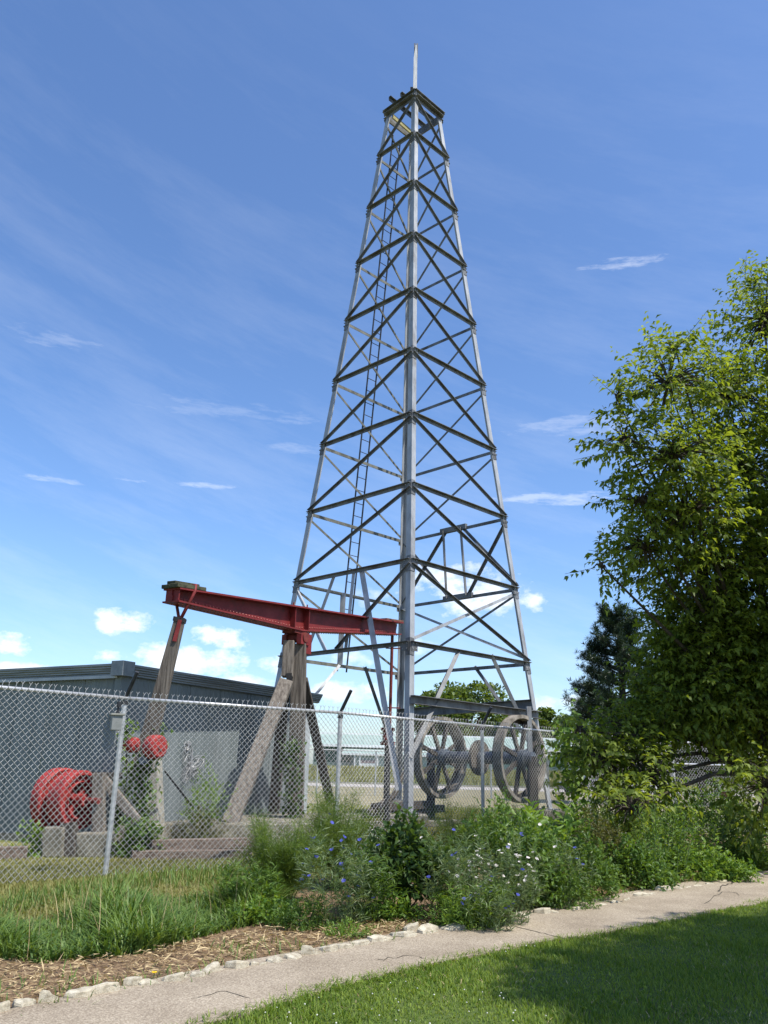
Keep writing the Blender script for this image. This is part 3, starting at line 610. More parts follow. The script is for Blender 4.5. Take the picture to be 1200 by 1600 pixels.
for s_ in (sP-.25, sP+.31): MB().bar(bp(s_, .02, .06), bp(s_, .10, .06), .03, .03).build('bolt', REDD, web)
for k, (o, z, l0, l1) in enumerate([(-.12, .055, -.06, .80), (.12, .06, -.08, .78), (0, .13, -.04, .70)]):
    MB().bar(bp(l0, z*.85, o*.9), bp(l1*.92, z*.85, o*.9), .20, .075).build('cap_timber', MOSSW, pj, bevel=.012)
MB().bar(bp(LB-.95, .045, 0), bp(LB+.06, .045, 0), .34, .05).build('cap_timber', RUSTW, pj, bevel=.01)
# saddle, bearing and samson post
SP_ = bp(sP, -depth(sP)); bx_ = V((SP_.x, SP_.y, 0))
MB().bar(SP_-bdir*.3-Z0*.05, SP_+bdir*.3-Z0*.05, .34, .07).build('saddle_plate', REDD, pj)
MB().lathe(SP_-Z0*.16, sdir, [(-.28, .001), (-.28, .11), (.28, .11), (.28, .001)], 18).build('bearing', REDD, pj)
for s_ in (-1, 1): MB().bar(SP_+sdir*.2*s_-Z0*.10, SP_+sdir*.2*s_-Z0*.32, .12, .34, tuple(bdir)).build('bearing_block', RED if s_ > 0 else REDD, pj)
MB().bar(SP_+bdir*.20+sdir*.15-Z0*.06, SP_+bdir*.20+sdir*.15-Z0*.50, .16, .22, tuple(bdir)).build('side_bracket', RED, pj)
zt_ = SP_.z-.30; ptop = V((SP_.x, SP_.y, zt_))
rx = V((1, 0, 0))
pA, pB = atY(463, 1000, 18.5), atY(458, 1278, 18.5)
MB().bar((pB.x+.05, 18.56, .45), (pA.x+.06, 18.56, zt_), .31, .34, (0, 1, 0), .33, .34).build('samson_post', WOOD, pj, bevel=.02)
MB().bar(atY(449, 1058, 18.30), atY(452, 1002, 18.35), .24, .26, (0, 1, 0)).build('post_cheek', WOODP, pj, bevel=.015)
MB().bar(atY(452, 1052, 18.2), atY(452, 1068, 18.2), .12, .1, (0, 1, 0)).build('post_bolt', BLACK, pj)
MB().bar(atY(358, 1290, 16.5), atY(447, 1066, 18.1), .31, .26, (0, 1, 0), .30).build('post_brace', WOODP, pj, bevel=.02)
MB().bar(atY(516, 1252, 20.4), atY(474, 1062, 18.8), .20, .22, (0, 1, 0)).build('post_brace', WOODD, pj, bevel=.02)
MB().bar(atY(428, 1268, 19.6), atY(445, 1072, 18.8), .24, .22, (0, 1, 0)).build('post_brace', WOODD, pj, bevel=.02)
# pitman with its stirrup
pt, pb = atY(281, 968, 15.05), atY(221, 1200, 15.0)
MB().bar(pb, pt, .32, .18, (0, 1, 0), .185, .14).build('pitman', WOOD, pj, bevel=.015)
d_ = (pb-pt).normalized(); MB().bar(pt+d_*.02+V((.03, -.085, 0)), pt+d_*.42+V((.03, -.095, 0)), .07, .025, (0, 1, 0)).build('stirrup_strap', RED, pj)
MB().bar(pt-d_*.03, pt+d_*.05, .21, .17, (0, 1, 0)).build('stirrup_head', BLACK, pj)
ta, tb = bp(.36, .10, .19), bp(.1, -.2, -.0)
MB().tube([bp(.42, .09, .1), bp(.42, .10, .19), bp(.40, -.02, .2), pt+V((.03, -.06, .0))], .032, 8).build('stirrup_rod', RED, pj, smooth=True)
MB().tube([bp(.30, -depth(.3), -.12), pt+V((-.02, .03, 0))], .03, 8).build('stirrup_rod', REDD, pj)
# crank and rods
cA, cB = atY(243, 1167, 14.7), atY(207, 1164, 14.95); axc = V((.8, -.6, 0)).normalized()
for c, r, nm in ((cA, .20, 'crank_disc'), (cB, .13, 'wrist_pin_cap')):
    MB().lathe(c, axc, [(-.13, .001), (-.13, r*.9), (-.09, r), (.07, r), (.12, r*.8), (.13, .05), (.16, .04), (.16, .001)], 24).build(nm, REDB, pj)
MB().tube([cA, atY(222, 1178, 15.1), cB], .05, 8).build('wrist_pin', REDD, pj)
MB().tube([atY(224, 1188, 14.86), atY(224, 1188, 14.9)], .075, 14).build('pin_hole', STEELB, pj)
pr0 = atY(613, 993, 22.75); MB().tube([V((pr0.x, 22.75, pr0.z)), V((pr0.x-.02, 22.75, 2.2))], .042, 8).build('polish_rod', REDD, pj)
for y in (1013, 1106): q = atY(614, y, 22.75); MB().bar(q-V((.2, 0, 0)), q+V((.2, 0, 0)), .03, .03).build('rod_clamp', REDD, pj)
w_ = atY(606, 1150, 21.4)
wh_ = thing('wellhead_fitting', 'dark red cast iron valve fitting on the well pipe inside the derrick', 'valve', (w_.x, w_.y, 0))
MB().tube([(w_.x, w_.y, 0), (w_.x, w_.y, w_.z-.2)], .08, 10).build('casing', ARM, wh_)
MB().lathe((w_.x, w_.y, w_.z), (0, 0, 1), [(-.22, .001), (-.22, .19), (-.15, .19), (-.12, .13), (.1, .13), (.14, .18), (.2, .18), (.2, .001)], 16).build('valve_body', REDD, wh_)
MB().lathe((w_.x, w_.y-.16, w_.z+.0), (0, 1, 0), [(-.06, .001), (-.06, .11), (.06, .11), (.06, .001)], 14).build('handwheel', RED, wh_)
pier = MB().hexa([atY(226, 1291, 15.6), atY(247, 1291, 15.6), atY(247, 1291, 15.6)+V((0, .5, 0)), atY(226, 1291, 15.6)+V((0, .5, 0))], [atY(232, 1180, 15.6), atY(246, 1180, 15.6), atY(246, 1180, 15.6)+V((0, .35, 0)), atY(232, 1180, 15.6)+V((0, .35, 0))]).build('concrete_pier', CONCL, None, bevel=.02)
tag(pier, 'tapered pale concrete pier behind the ivy covered crank', 'pier')
# (drum) on its timber frame
fc = atY(104, 1249, 14.9); fax = V((.88, -.47, 0)).normalized()
fly = thing('flywheel_drum', 'big bright red iron belt drum standing on concrete blocks by the shed', 'flywheel', (fc.x, fc.y, .4))
cW = fc-fax*.17; cR = fc+fax*.25
MB().lathe(cW, fax, [(-.10, .001), (-.10, .40), (-.15, .47), (-.12, .51), (.07, .51), (.10, .48), (.08, .42), (.12, .001)], 44).build('drum_wheel', REDB, fly, smooth=False)
MB().lathe(cR, fax, [(-.16, .28), (-.16, .44), (-.19, .48), (.09, .48), (.13, .46), (.13, .41), (.06, .40), (.06, .31), (.12, .30), (.10, .27)], 44).build('clutch_rim', REDB, fly)
MB().lathe(cR-fax*.12, fax, [(-.02, .001), (-.02, .34), (.02, .34), (.02, .001)], 30).build('clutch_plate', REDD, fly)
for k in range(4):
    a = k*math.pi/2+.5; u = fax.cross(Z0); r = u*math.cos(a)+Z0*math.sin(a); MB().bar(cR+r*.06, cR+r*.34, .09, .06, tuple(fax)).build('clutch_arm', REDB, fly)
MB().lathe(cR, fax, [(-.2, .001), (-.2, .10), (.22, .10), (.22, .001)], 16).build('hub', REDB, fly)
MB().lathe(fc, fax, [(-.5, .001), (-.5, .05), (.75, .05), (.75, .001)], 12).build('axle', REDD, fly)
a, b = atY(155, 1304, 14.7), atY(155, 1208, 14.7); MB().bar(a, b, .19, .2, (0, 1, 0)).build('frame_post', WOODP, fly, bevel=.012)
MB().bar(atY(239, 1314, 14.5), atY(158, 1212, 14.85), .15, .13, (0, 1, 0)).build('frame_brace', WOODP, fly, bevel=.012)
MB().bar(atY(190, 1300, 15.1), atY(172, 1218, 15.1), .13, .13, (0, 1, 0)).build('frame_post', WOODD, fly)
MB().bar(atY(130, 1210, 14.9), atY(190, 1212, 14.9), .12, .1).build('frame_rail', WOODD, fly)
MB().bar(atY(108, 1341, 14.35), atY(108, 1286, 14.4), .22, .2, (0, 1, 0)).build('frame_post', WOODD, fly)
def block(x0, x1, y0, y1, Y, dep, mt_, label, group=None, name='concrete_block', cat='block'):
    a, b, c, d = atY(x0, y1, Y), atY(x1, y1, Y), atY(x1, y0, Y), atY(x0, y0, Y); k = V((0, dep, 0)); z = min(a.z, b.z); a.z = b.z = min(z, .0)-.0
    o = MB().hexa([a, b, b+k, a+k], [d, c, c+k, d+k]).build(name, mt_, None, bevel=.025); return tag(o, label, cat, group)
block(64, 98, 1293, 1340, 14.2, .8, CONC, 'short concrete block under the rim of the red drum, beside the shed wall', 'concrete foundation blocks')
block(118, 182, 1302, 1340, 14.35, .9, CONC, 'wide concrete block under the timber frame of the red drum', 'concrete foundation blocks')
block(184, 246, 1290, 1338, 14.6, .9, CONC, 'tall concrete block below the ivy covered crank', 'concrete foundation blocks')
pl = struct(MB().hexa([V((-4.15, 15.55, 0)), V((-.5, 17.0, 0)), V((-.3, 21.2, 0)), V((-2.6, 19.6, 0))], [V((-4.15, 15.55, .449)), V((-.5, 17.0, .449)), V((-.3, 21.2, .449)), V((-2.6, 19.6, .449))]).build('concrete_plinth', CONC, None, bevel=.03))
for k, (a, b, z) in enumerate([((205, 1341), (392, 1339), .075), ((235, 1324), (396, 1321), .22)]):
    p, q = atZ(a[0], a[1]-4, z), atZ(b[0], b[1]-4, z)
    plank('railway_sleeper', p, q, .22, .15 if k == 0 else .16, TIE, ['brown sleeper lying on the grass as the lower step before the plinth', 'brown sleeper forming the upper step against the concrete plinth'][k], 'sleeper', 'sleeper steps')
plank('railway_sleeper', atZ(-60, 1335, .1), atZ(42, 1333, .1), .2, .2, TIE, 'brown sleeper along the foot of the shed wall beside the red drum', 'sleeper', 'sleeper steps')
tag(MB().tube([atY(258, 1205, 15.3), atY(302, 1262, 15.8)], .018, 6).build('steel_rod', BLACK), 'thin black rod slanting down from the red crank disc', 'rod')
# ================================================================== FAR BUILDING, VEHICLES
gb = thing('green_barn', 'long low mint green metal building with white trim beyond the road', 'building', (4, 104, 1.2))
gx0, gx1 = atY(490, 1160, 104).x, atY(905, 1160, 104).x
zr, ze = atY(560, 1149, 112).z, atY(560, 1166, 104).z
def quad(name, p, mt_, parent): return MB().add(p, [tuple(range(len(p)))]).build(name, mt_, parent)
MB().hexa([V((gx0, 104.4, .8)), V((gx1, 104.4, .8)), V((gx1, 120, .8)), V((gx0, 120, .8))], [V((gx0, 104.4, ze)), V((gx1, 104.4, ze)), V((gx1, 120, ze)), V((gx0, 120, ze))]).build('wall', MINTW, gb)
rf = MB().hexa([V((gx0-.4, 103.8, ze)), V((gx1+.4, 103.8, ze)), V((gx1+.4, 112, zr)), V((gx0-.4, 112, zr))], [V((gx0-.4, 103.8, ze+.1)), V((gx1+.4, 103.8, ze+.1)), V((gx1+.4, 112, zr+.1)), V((gx0-.4, 112, zr+.1))]).build('roof', MINT, gb)
x = gx0
while x < gx1: MB().bar((x, 103.8, ze+.12), (x, 112, zr+.12), .07, .06).build('roof_seam', MINT, rf); x += 1.2
MB().bar((gx0-.4, 103.7, ze+.02), (gx1+.4, 103.7, ze+.02), .12, .28).build('eave_trim', WHITE, gb); MB().bar((gx0-.4, 112, zr+.16), (gx1+.4, 112, zr+.16), .2, .22).build('ridge_trim', WHITE, gb)
z1, z2 = atY(560, 1166.5, 103).z, atY(560, 1179, 99).z
l0, l1 = atY(535, 1170, 100).x, atY(700, 1170, 100).x
MB().hexa([V((l0, 99, z2)), V((l1, 99, z2)), V((l1, 104.3, z1-.3)), V((l0, 104.3, z1-.3))], [V((l0, 99, z2+.1)), V((l1, 99, z2+.1)), V((l1, 104.3, z1-.2)), V((l0, 104.3, z1-.2))]).build('porch_roof', MINT, gb)
MB().bar((l0, 98.95, z2+.03), (l1, 98.95, z2+.03), .1, .2).build('eave_trim', WHITE, gb)
l2 = atY(553, 1180, 99).x
MB().hexa([V((l2, 99.3, .8)), V((l1-.2, 99.3, .8)), V((l1-.2, 104.2, .8)), V((l2, 104.2, .8))], [V((l2, 99.3, z2)), V((l1-.2, 99.3, z2)), V((l1-.2, 104.2, z2)), V((l2, 104.2, z2))]).build('porch_wall', MINTW, gb)
MB().box((gx0+2.3, 104.34, ze-1.0), (2.2, 0, 0), (0, .04, 0), (0, 0, .9)).build('dark_bay', GRNDK, gb)
q = atY(574, 1199, 99.2); dr = MB().box((q.x, 99.24, q.z), (.95, 0, 0), (0, .05, 0), (0, 0, .75)).build('garage_door', WHITE, gb)
q = atY(574, 1190, 99.2); MB().box((q.x, 99.18, q.z), (.9, 0, 0), (0, .03, 0), (0, 0, .16)).build('door_window', mat('pinkish_glass', (.3, .22, .22), rough=.3), dr)
for x_ in (554, 562, 590): q = atY(x_, 1195, 99.1); MB().bar((q.x, 99.1, 1.0), (q.x, 99.1, z2), .16, .16).build('porch_post', WHITE, gb)
def car(px, py, Y, rot, bodym, label, sz=(4.4, 1.75, 1.45), cat='car'):
    p = atY(px, py, Y); L, Wd, H = sz
    root = thing('parked_car', label, cat, (p.x, Y, .01)); R = Matrix.Rotation(rot, 3, 'Z'); T = lambda x, y, z: V((p.x, Y, .01))+R @ V((x, y, z))
    prof = [(-L/2, .3), (-L/2, .75), (-L*.36, .86), (-L*.22, .93), (-L*.06, H), (L*.26, H), (L*.40, .98), (L/2, .92), (L/2, .3)]
    mb = MB(); n = len(prof); mb.add([T(x, -Wd/2*(1 if z < 1 else .86), z) for x, z in prof]+[T(x, Wd/2*(1 if z < 1 else .86), z) for x, z in prof], [tuple(range(n)), tuple(range(2*n-1, n-1, -1))]+[((i+1) % n, i, n+i, n+(i+1) % n) for i in range(n)]); mb.build('body', bodym, root)
    for s_ in (-1, 1):
        mb = MB(); mb.add([T(x, s_*(Wd/2*.94+.02), z) for x, z in ((-L*.19, .98), (-L*.06, H-.08), (L*.24, H-.08), (L*.34, 1.0))], [(0, 1, 2, 3)]); mb.build('side_window', GLASSM, root)
        for x in (-L*.31, L*.31): MB().lathe(T(x, s_*(Wd/2-.08), .32), R @ V((0, 1, 0)), [(-.1, .001), (-.1, .32), (.1, .32), (.1, .001)], 16).build('wheel', BLACK, root)
    return root
car(922, 1215, 62, .1, mat('dark_car_paint', (.03, .035, .045), rough=.25, spec=.5), 'dark car parked beyond the fence, partly behind the leaves')
car(1002, 1214, 62, -.1, mat('white_car_paint', (.7, .7, .7), rough=.3, spec=.5), 'white car parked beyond the fence beside the dark one')
# ================================================================== EDGING STONES
def stone_mesh(seed):
    r = random.Random(seed*7+3); n = r.choice([6, 7, 8]); mb = MB(); ang = sorted([2*math.pi*(k+r.uniform(-.32, .32))/n for k in range(n)]); rad = [r.uniform(.70, 1.15) for _ in range(n)]; fl = r.uniform(.5, .78); tx, ty = r.uniform(-.3, .3), r.uniform(-.25, .25)
    rings = []
    for z, s_ in ((0, .97), (.5, 1.04), (.86, .98), (1.0, .84)):
        rings.append([(math.cos(a)*q_*s_*r.uniform(.95, 1.05), math.sin(a)*q_*s_*fl*r.uniform(.95, 1.05), (z*(1+tx*math.cos(a)+ty*math.sin(a))+r.uniform(-.1, .1)) if z > 0 else 0) for a, q_ in zip(ang, rad)])
    vs = [p for q_ in rings for p in q_]; fs = [(j*n+k, j*n+(k+1) % n, j*n+n+(k+1) % n, j*n+n+k) for j in range(3) for k in range(n)]
    vs += [(0, 0, 1.0+r.uniform(-.05, .12))]; fs += [(3*n+k, 3*n+(k+1) % n, 4*n) for k in range(n)]+[tuple(range(n-1, -1, -1))]
    me = bpy.data.meshes.new('edging_stone'); me.from_pydata(vs, [], fs); me.materials.append(STONE); return me
SM = [stone_mesh(i) for i in range(16)]
ST = [(33, 1573, 36), (70, 1567, 28), (120, 1559, 57), (163, 1552, 40), (207, 1541, 25), (228, 1540, 28), (247, 1537, 16), (268, 1534, 32), (285, 1529, 18), (308, 1527, 26), (328, 1520, 28), (342, 1517, 20), (366, 1514, 38), (397, 1508, 22), (410, 1508, 15), (428, 1504, 28), (457, 1498, 32), (483, 1492, 30), (513, 1487, 32), (539, 1482, 24), (564, 1477, 28),
      (593, 1471, 37), (632, 1463, 37), (642, 1454, 26), (668, 1458, 34), (689, 1459, 16), (708, 1453, 38), (820, 1433, 24), (848, 1427, 32), (867, 1426, 18), (902, 1420, 27), (925, 1417, 20), (945, 1413, 22), (962, 1410, 22), (980, 1406, 18), (1004, 1400, 28), (1020, 1397, 16), (1037, 1391, 26), (1058, 1388, 20), (1075, 1386, 16), (1092, 1384, 22), (1110, 1381, 17), (1130, 1377, 16), (1150, 1373, 18), (1170, 1369, 16), (1190, 1365, 18), (-10, 1584, 40)]
for i, (x, y, w) in enumerate(ST):
    p = atZ(x, y+2, .01); s_ = w/2*p.y/FPX*1.0; o = bpy.data.objects.new('edging_stone', SM[(i*7) % 16]); o.location = (p.x, p.y+s_*.3, -.004)
    h = random.uniform(.045, .075) if w > 22 else random.uniform(.025, .045)
    o.scale = (s_*random.uniform(.92, 1.12), s_*random.uniform(.85, 1.15), h); o.rotation_euler = (random.uniform(-.08, .08), random.uniform(-.08, .08), .7+random.uniform(-.4, .3)); COL.objects.link(o)
    tag(o, ('broad' if w > 30 else 'medium' if w > 20 else 'small')+' cream limestone edging rock '+next(t_ for lim, t_ in ((215, 'at the path beside the mulch below the tall grass'), (420, 'at the path near the yellow dandelion and dry straw'), (600, 'at the path in front of the blue cornflower clump'), (760, 'at the path in front of the dark broad leaved shrub'), (890, 'at the path between the daisies and the cornflowers'), (1025, 'at the path along the bare mulch patch'), (9999, 'at the path under the phlox and coral flowers')) if x < lim), 'stone', 'limestone edging rocks along the path')
# ================================================================== GRASS
G_LAWN = leafmat('lawn_blades', (0.065, 0.13, 0.015), (0.22, 0.29, 0.05), trans=.35, rough=.6, spec=.2)
G_TALL = leafmat('tall_grass_blades', (0.045, 0.105, 0.018), (0.18, 0.26, 0.06), trans=.3, rough=.5)
G_ENC = leafmat('dry_lawn_blades', (0.12, 0.135, 0.035), (0.30, 0.28, 0.11), trans=.25, rough=.7)
G_STRAW = leafmat('straw', (0.20, 0.125, 0.065), (0.58, 0.46, 0.26), trans=.1, rough=.8)
lp = [tuple(p) for p in PL if -3 < p[0] < 8.2]
near_poly = [(-2.2, 3.6)] + [q for q in [tuple(p) for p in PL] if -2.2 < q[0] < 7] + [(7, 8.5), (5, 5), (3.2, 3.6)]
Q = scatter(near_poly, 140000); h = rng.uniform(.02, .05, len(Q))*(1+.4*np.sin(Q[:, 0]*3.1)*np.cos(Q[:, 1]*2.7))
vr = np.clip(.5+.28*rng.normal(size=len(Q))+.18*np.sin(Q[:, 0]*2.3+Q[:, 1]*1.1)*np.sin(Q[:, 1]*3.3), 0, 1)
o = stuff(blades('lawn_grass', z3(Q), h, .0065, rng.uniform(.2, 1.1, len(Q)), G_LAWN, None, vr)); tag(o, 'short mown lawn grass beside the path', 'grass')
Q = scatter(near_poly, 16000); Q = Q[np.sin(Q[:, 0]*2.1+.7)*np.cos(Q[:, 1]*1.7)+rng.normal(0, .5, len(Q)) > .35]; o = stuff(blades('dry_grass', z3(Q), rng.uniform(.015, .045, len(Q)), .005, rng.uniform(.5, 1.8, len(Q)), G_STRAW)); tag(o, 'dry straw coloured clippings scattered through the mown lawn', 'grass')
Q = scatter(near_poly, 2600); Q = Q[np.sin(Q[:, 0]*3.3+2)+np.cos(Q[:, 1]*2.9) > .6]; D = rng.normal(size=(len(Q), 3))*np.array([1, 1, .2])+np.array([0, 0, .35]); o = stuff(leaves('clover_leaves', z3(Q, .03), D, rng.uniform(.02, .04, len(Q)), rng.uniform(.014, .026, len(Q)), G_LAWN)); tag(o, 'patches of small round clover leaves in the lawn', 'clover')
Q = np.repeat(np.array(jit([p for p in PL if -2.5 < p[0] < 8], .03)), 60, 0); Q = Q+rng.normal(0, .045, Q.shape)+rng.uniform(-.25, .25, (len(Q), 1))*np.array([.7, .71]); o = stuff(blades('edge_grass', z3(Q), rng.uniform(.03, .075, len(Q)), .0065, rng.uniform(.4, 1.5, len(Q)), G_LAWN)); tag(o, 'ragged lawn grass spilling over the near edge of the path', 'grass')
Q = scatter(near_poly, 900); Q = Q[(np.sin(Q[:, 0]*2+1)+np.sin(Q[:, 1]*2.5) > .2) & (Q[:, 0] < 1.6)]; mb = MB()
for p in Q[:150]:
    z = random.uniform(.035, .055); r = random.uniform(.004, .007); mb.add([(p[0]-r, p[1], z), (p[0], p[1]-r, z), (p[0]+r, p[1], z), (p[0], p[1]+r, z), (p[0], p[1], z+r), (p[0], p[1], z-r)], [(0, 1, 4), (1, 2, 4), (2, 3, 4), (3, 0, 4), (1, 0, 5), (2, 1, 5), (3, 2, 5), (0, 3, 5)])
tag(stuff(mb.build('clover_flowers', mat('clover_white', (.5, .5, .42), (.62, .62, .55)))), 'tiny white clover flower heads dotted over the lawn', 'clover')
# grass creeping over the path edge
# tall rough grass left of the bed
pz = lambda L: [tuple(atZ(*p)[:2]) for p in L]
tall_poly = pz([(-60, 1500), (0, 1500), (60, 1508), (150, 1500), (230, 1490), (300, 1470), (390, 1448), (430, 1428), (440, 1412), (300, 1412), (180, 1420), (90, 1442), (-60, 1470)])
Q = scatter(tall_poly, 11000); H = rng.uniform(.08, .34, len(Q)); 
H *= np.clip(.35+.65*np.clip((Q[:, 0]+4.6)/1.6, 0, 1)*1.0, .35, 1)*(.8+.35*np.sin(Q[:, 0]*4+Q[:, 1]*2))
o = stuff(blades('tall_grass', z3(Q), H, rng.uniform(.009, .022, len(Q)), rng.uniform(.3, 1.7, len(Q)), G_TALL)); tag(o, 'tall rough green grass growing in front of the fence', 'grass')
Q = scatter(tall_poly, 110); Hs = rng.uniform(.3, .55, len(Q)); Hs *= np.clip(.45+.55*(Q[:, 0]+4.6)/1.6, .45, 1)
o = stuff(blades('grass_seed_stalks', z3(Q), Hs, .005, rng.uniform(.1, .5, len(Q)), G_STRAW)); tag(o, 'thin straw coloured stalks standing in the tall grass', 'grass')
fringe = pz([(-40, 1425), (60, 1400), (180, 1376), (300, 1366), (400, 1356), (400, 1385), (200, 1395), (60, 1425), (-40, 1450)])
Q = scatter(fringe, 1500); o = stuff(blades('fence_grass', z3(Q), rng.uniform(.06, .26, len(Q)), rng.uniform(.006, .014, len(Q)), rng.uniform(.2, 1, len(Q)), G_TALL)); tag(o, 'green grass fringe along the foot of the fence', 'grass')
enc_poly = pz([(-120, 1480), (-120, 1344), (400, 1342), (600, 1310), (780, 1300), (780, 1330), (560, 1350), (440, 1405), (300, 1425), (90, 1455)])
Q = scatter(enc_poly, 75000); o = stuff(blades('enclosure_grass', z3(Q), rng.uniform(.03, .08, len(Q)), .009, rng.uniform(.3, 1.2, len(Q)), G_ENC)); tag(o, 'short sunburnt grass inside the fence around the pumping unit', 'grass')
Q = scatter([(-.6, 16.2), (1.8, 18.2), (7.5, 24), (7.5, 33), (-1, 31), (-1.2, 19)], 42000); o = stuff(blades('rough_grass', z3(Q), rng.uniform(.06, .28, len(Q)), .013, rng.uniform(.3, 1.2, len(Q)), G_ENC)); tag(o, 'rough unmown grass around the derrick feet', 'grass')
Q = scatter([(-26, 81), (40, 81), (40, 99), (-26, 99)], 26000); zz = np.interp(Q[:, 1], [80, 86, 95, 110], [0, .45, 1.15, 1.45]); o = stuff(blades('bank_grass', np.column_stack([Q, zz-.05]), rng.uniform(.25, .7, len(Q)), .09, rng.uniform(.3, 1, len(Q)), G_ENC)); tag(o, 'long meadow grass on the bank beyond the road', 'grass')
# straw, bark bits on the bed
mul_poly = pz([(-30, 1582), (100, 1556), (230, 1534), (400, 1500), (600, 1462), (760, 1436), (900, 1410), (1000, 1392), (1200, 1358), (1200, 1335), (1000, 1372), (880, 1395), (600, 1430), (470, 1445), (300, 1475), (200, 1495), (60, 1510), (-30, 1505)])
Q = scatter(mul_poly, 9000); D = rng.normal(size=(len(Q), 3))*np.array([1, 1, .22])
o = stuff(leaves('straw_litter', z3(Q, .012)+rng.random((len(Q), 1))*np.array([0, 0, .035]), D, rng.uniform(.03, .12, len(Q)), rng.uniform(.004, .014, len(Q)), G_STRAW, bend=.05)); tag(o, 'loose straw and bark litter on the brown bed', 'mulch')
Q = scatter(mul_poly, 1500); Q = Q[np.sin(Q[:, 0]*5)+np.sin(Q[:, 1]*4.3) > .5]; o = stuff(blades('bed_weeds', z3(Q), rng.uniform(.04, .14, len(Q)), .01, rng.uniform(.3, 1.3, len(Q)), G_TALL)); tag(o, 'sparse green weeds sprouting through the mulch', 'weeds')
E_ = jit([p for p in PU if -3 < p[0] < 7], .05); Q = np.repeat(np.array(E_), 14, 0)+rng.normal(0, .10, (len(E_)*14, 2)); o = stuff(blades('edge_weeds', z3(Q), rng.uniform(.03, .1, len(Q)), .008, rng.uniform(.3, 1.3, len(Q)), G_TALL)); tag(o, 'small weeds sprouting between the edging rocks', 'weeds')
mb = MB(); p = atZ(241, 1520, .05)
for k in range(9): a = k*.7; mb.tube([p, p+V((math.cos(a)*.018, math.sin(a)*.018, .006))], .004, 4)
o = mb.build('dandelion', mat('dandelion_yellow', (.75, .5, .02), rough=.7)); tag(o, 'single yellow dandelion flower in the mulch by the rocks', 'flower'); 
MB().tube([(p.x, p.y, 0), p], .003, 4).build('stem', STEM, o)
# ================================================================== GARDEN PLANTS
LM_MID = leafmat('leaf_mid_green', (0.04, 0.095, 0.016), (0.14, 0.225, 0.045))
LM_BRT = leafmat('leaf_bright_green', (0.07, 0.15, 0.02), (0.20, 0.30, 0.055))
LM_DRK = leafmat('leaf_dark_green', (0.025, 0.06, 0.014), (0.08, 0.135, 0.035))
LM_GRY = leafmat('leaf_grey_green', (0.06, 0.105, 0.04), (0.18, 0.235, 0.11), trans=.3)
LM_FEN = leafmat('fennel_thread', (0.04, 0.085, 0.014), (0.15, 0.22, 0.032), trans=.4)
LM_OLV = leafmat('leaf_olive_red', (0.06, 0.06, 0.02), (0.13, 0.14, 0.04))
BLUE = mat('cornflower_blue', (0.045, 0.055, 0.30), (0.08, 0.09, 0.42), rough=.7, scale=40)
PINKW = mat('daisy_white', (0.6, 0.53, 0.5), (0.72, 0.68, 0.63), rough=.7, scale=40)
CORAL = mat('coral_red_petal', (0.62, 0.07, 0.08), (0.75, 0.14, 0.14), rough=.6, scale=30)
def flower_heads(name, P, r, mt_, parent, petals=8, up_=.5):
    mb = MB()
    for p in P:
        p = V(p); tilt = V((random.gauss(0, .4), random.gauss(-.3, .4), 1)).normalized(); a = tilt.cross(V((1, 0, 0))).normalized(); b = tilt.cross(a)
        for k in range(petals):
            t = 2*math.pi*k/petals; d = a*math.cos(t)+b*math.sin(t); s_ = tilt.cross(d)*r*.32; tip = p+d*r+tilt*r*up_*random.uniform(.5, 1.2)
            mb.add([p, tip-s_, tip+s_], [(0, 1, 2)])
    return stuff(mb.build(name, mt_, parent))
def stems_plant(name, label, cat, px, py, h, spread, n, leafm, L, Wd, per, group=None, ang=.9, stemm=STEM, lean=.25, flower=None, start=.15, taper=.5, droop=.2, sr=.006):
    """upright stems with leaves set spirally along them"""
    b = atZ(px, py); root = thing(name, label, cat, tuple(b), group); mb = MB(); P, D, Ls, tips = [], [], [], []
    for i in range(n):
        a = random.uniform(0, 6.283); r = spread*math.sqrt(random.random()); hh = h*random.uniform(.72, 1.05)*(1-.18*(r/spread)**2); q = b+V((math.cos(a)*r*.85, math.sin(a)*r*.85, 0))
        ln = V((math.cos(a)*r*lean*2+random.gauss(0, .03), math.sin(a)*r*lean*2+random.gauss(0, .03), 0)); pts = [q+ln*t*t+V((0, 0, hh*t)) for t in (0, .35, .7, 1)]
        mb.tube(pts, [sr, sr*.9, sr*.7, sr*.4], 4, False); tips.append(pts[-1])
        for k in range(per):
            t = start+(1-start)*(k+random.random()*.6)/per; c = q+ln*t*t+V((0, 0, hh*t)); aa = k*2.4+a+random.gauss(0, .3); el_ = ang*random.uniform(.6, 1.2)*(1-.5*t)
            P.append(c); D.append((math.cos(aa)*math.sin(el_+.45), math.sin(aa)*math.sin(el_+.45), math.cos(el_+.45))); Ls.append(L*(1-taper*t**2)*random.uniform(.75, 1.15))
    mb.build('stems', stemm, root)
    Ls = np.array(Ls); stuff(leaves('leaves', P, D, Ls, Ls*Wd, leafm, root, bend=droop))
    if flower:
        mt_, r, m_, prt = flower; T = [t_ for t_ in tips if random.random() < prt]; T = [t_+V((random.gauss(0, .03), random.gauss(0, .03), random.gauss(0, .03))) for t_ in T for _ in range(m_)]
        flower_heads('flowers', T, r, mt_, root)
    return root
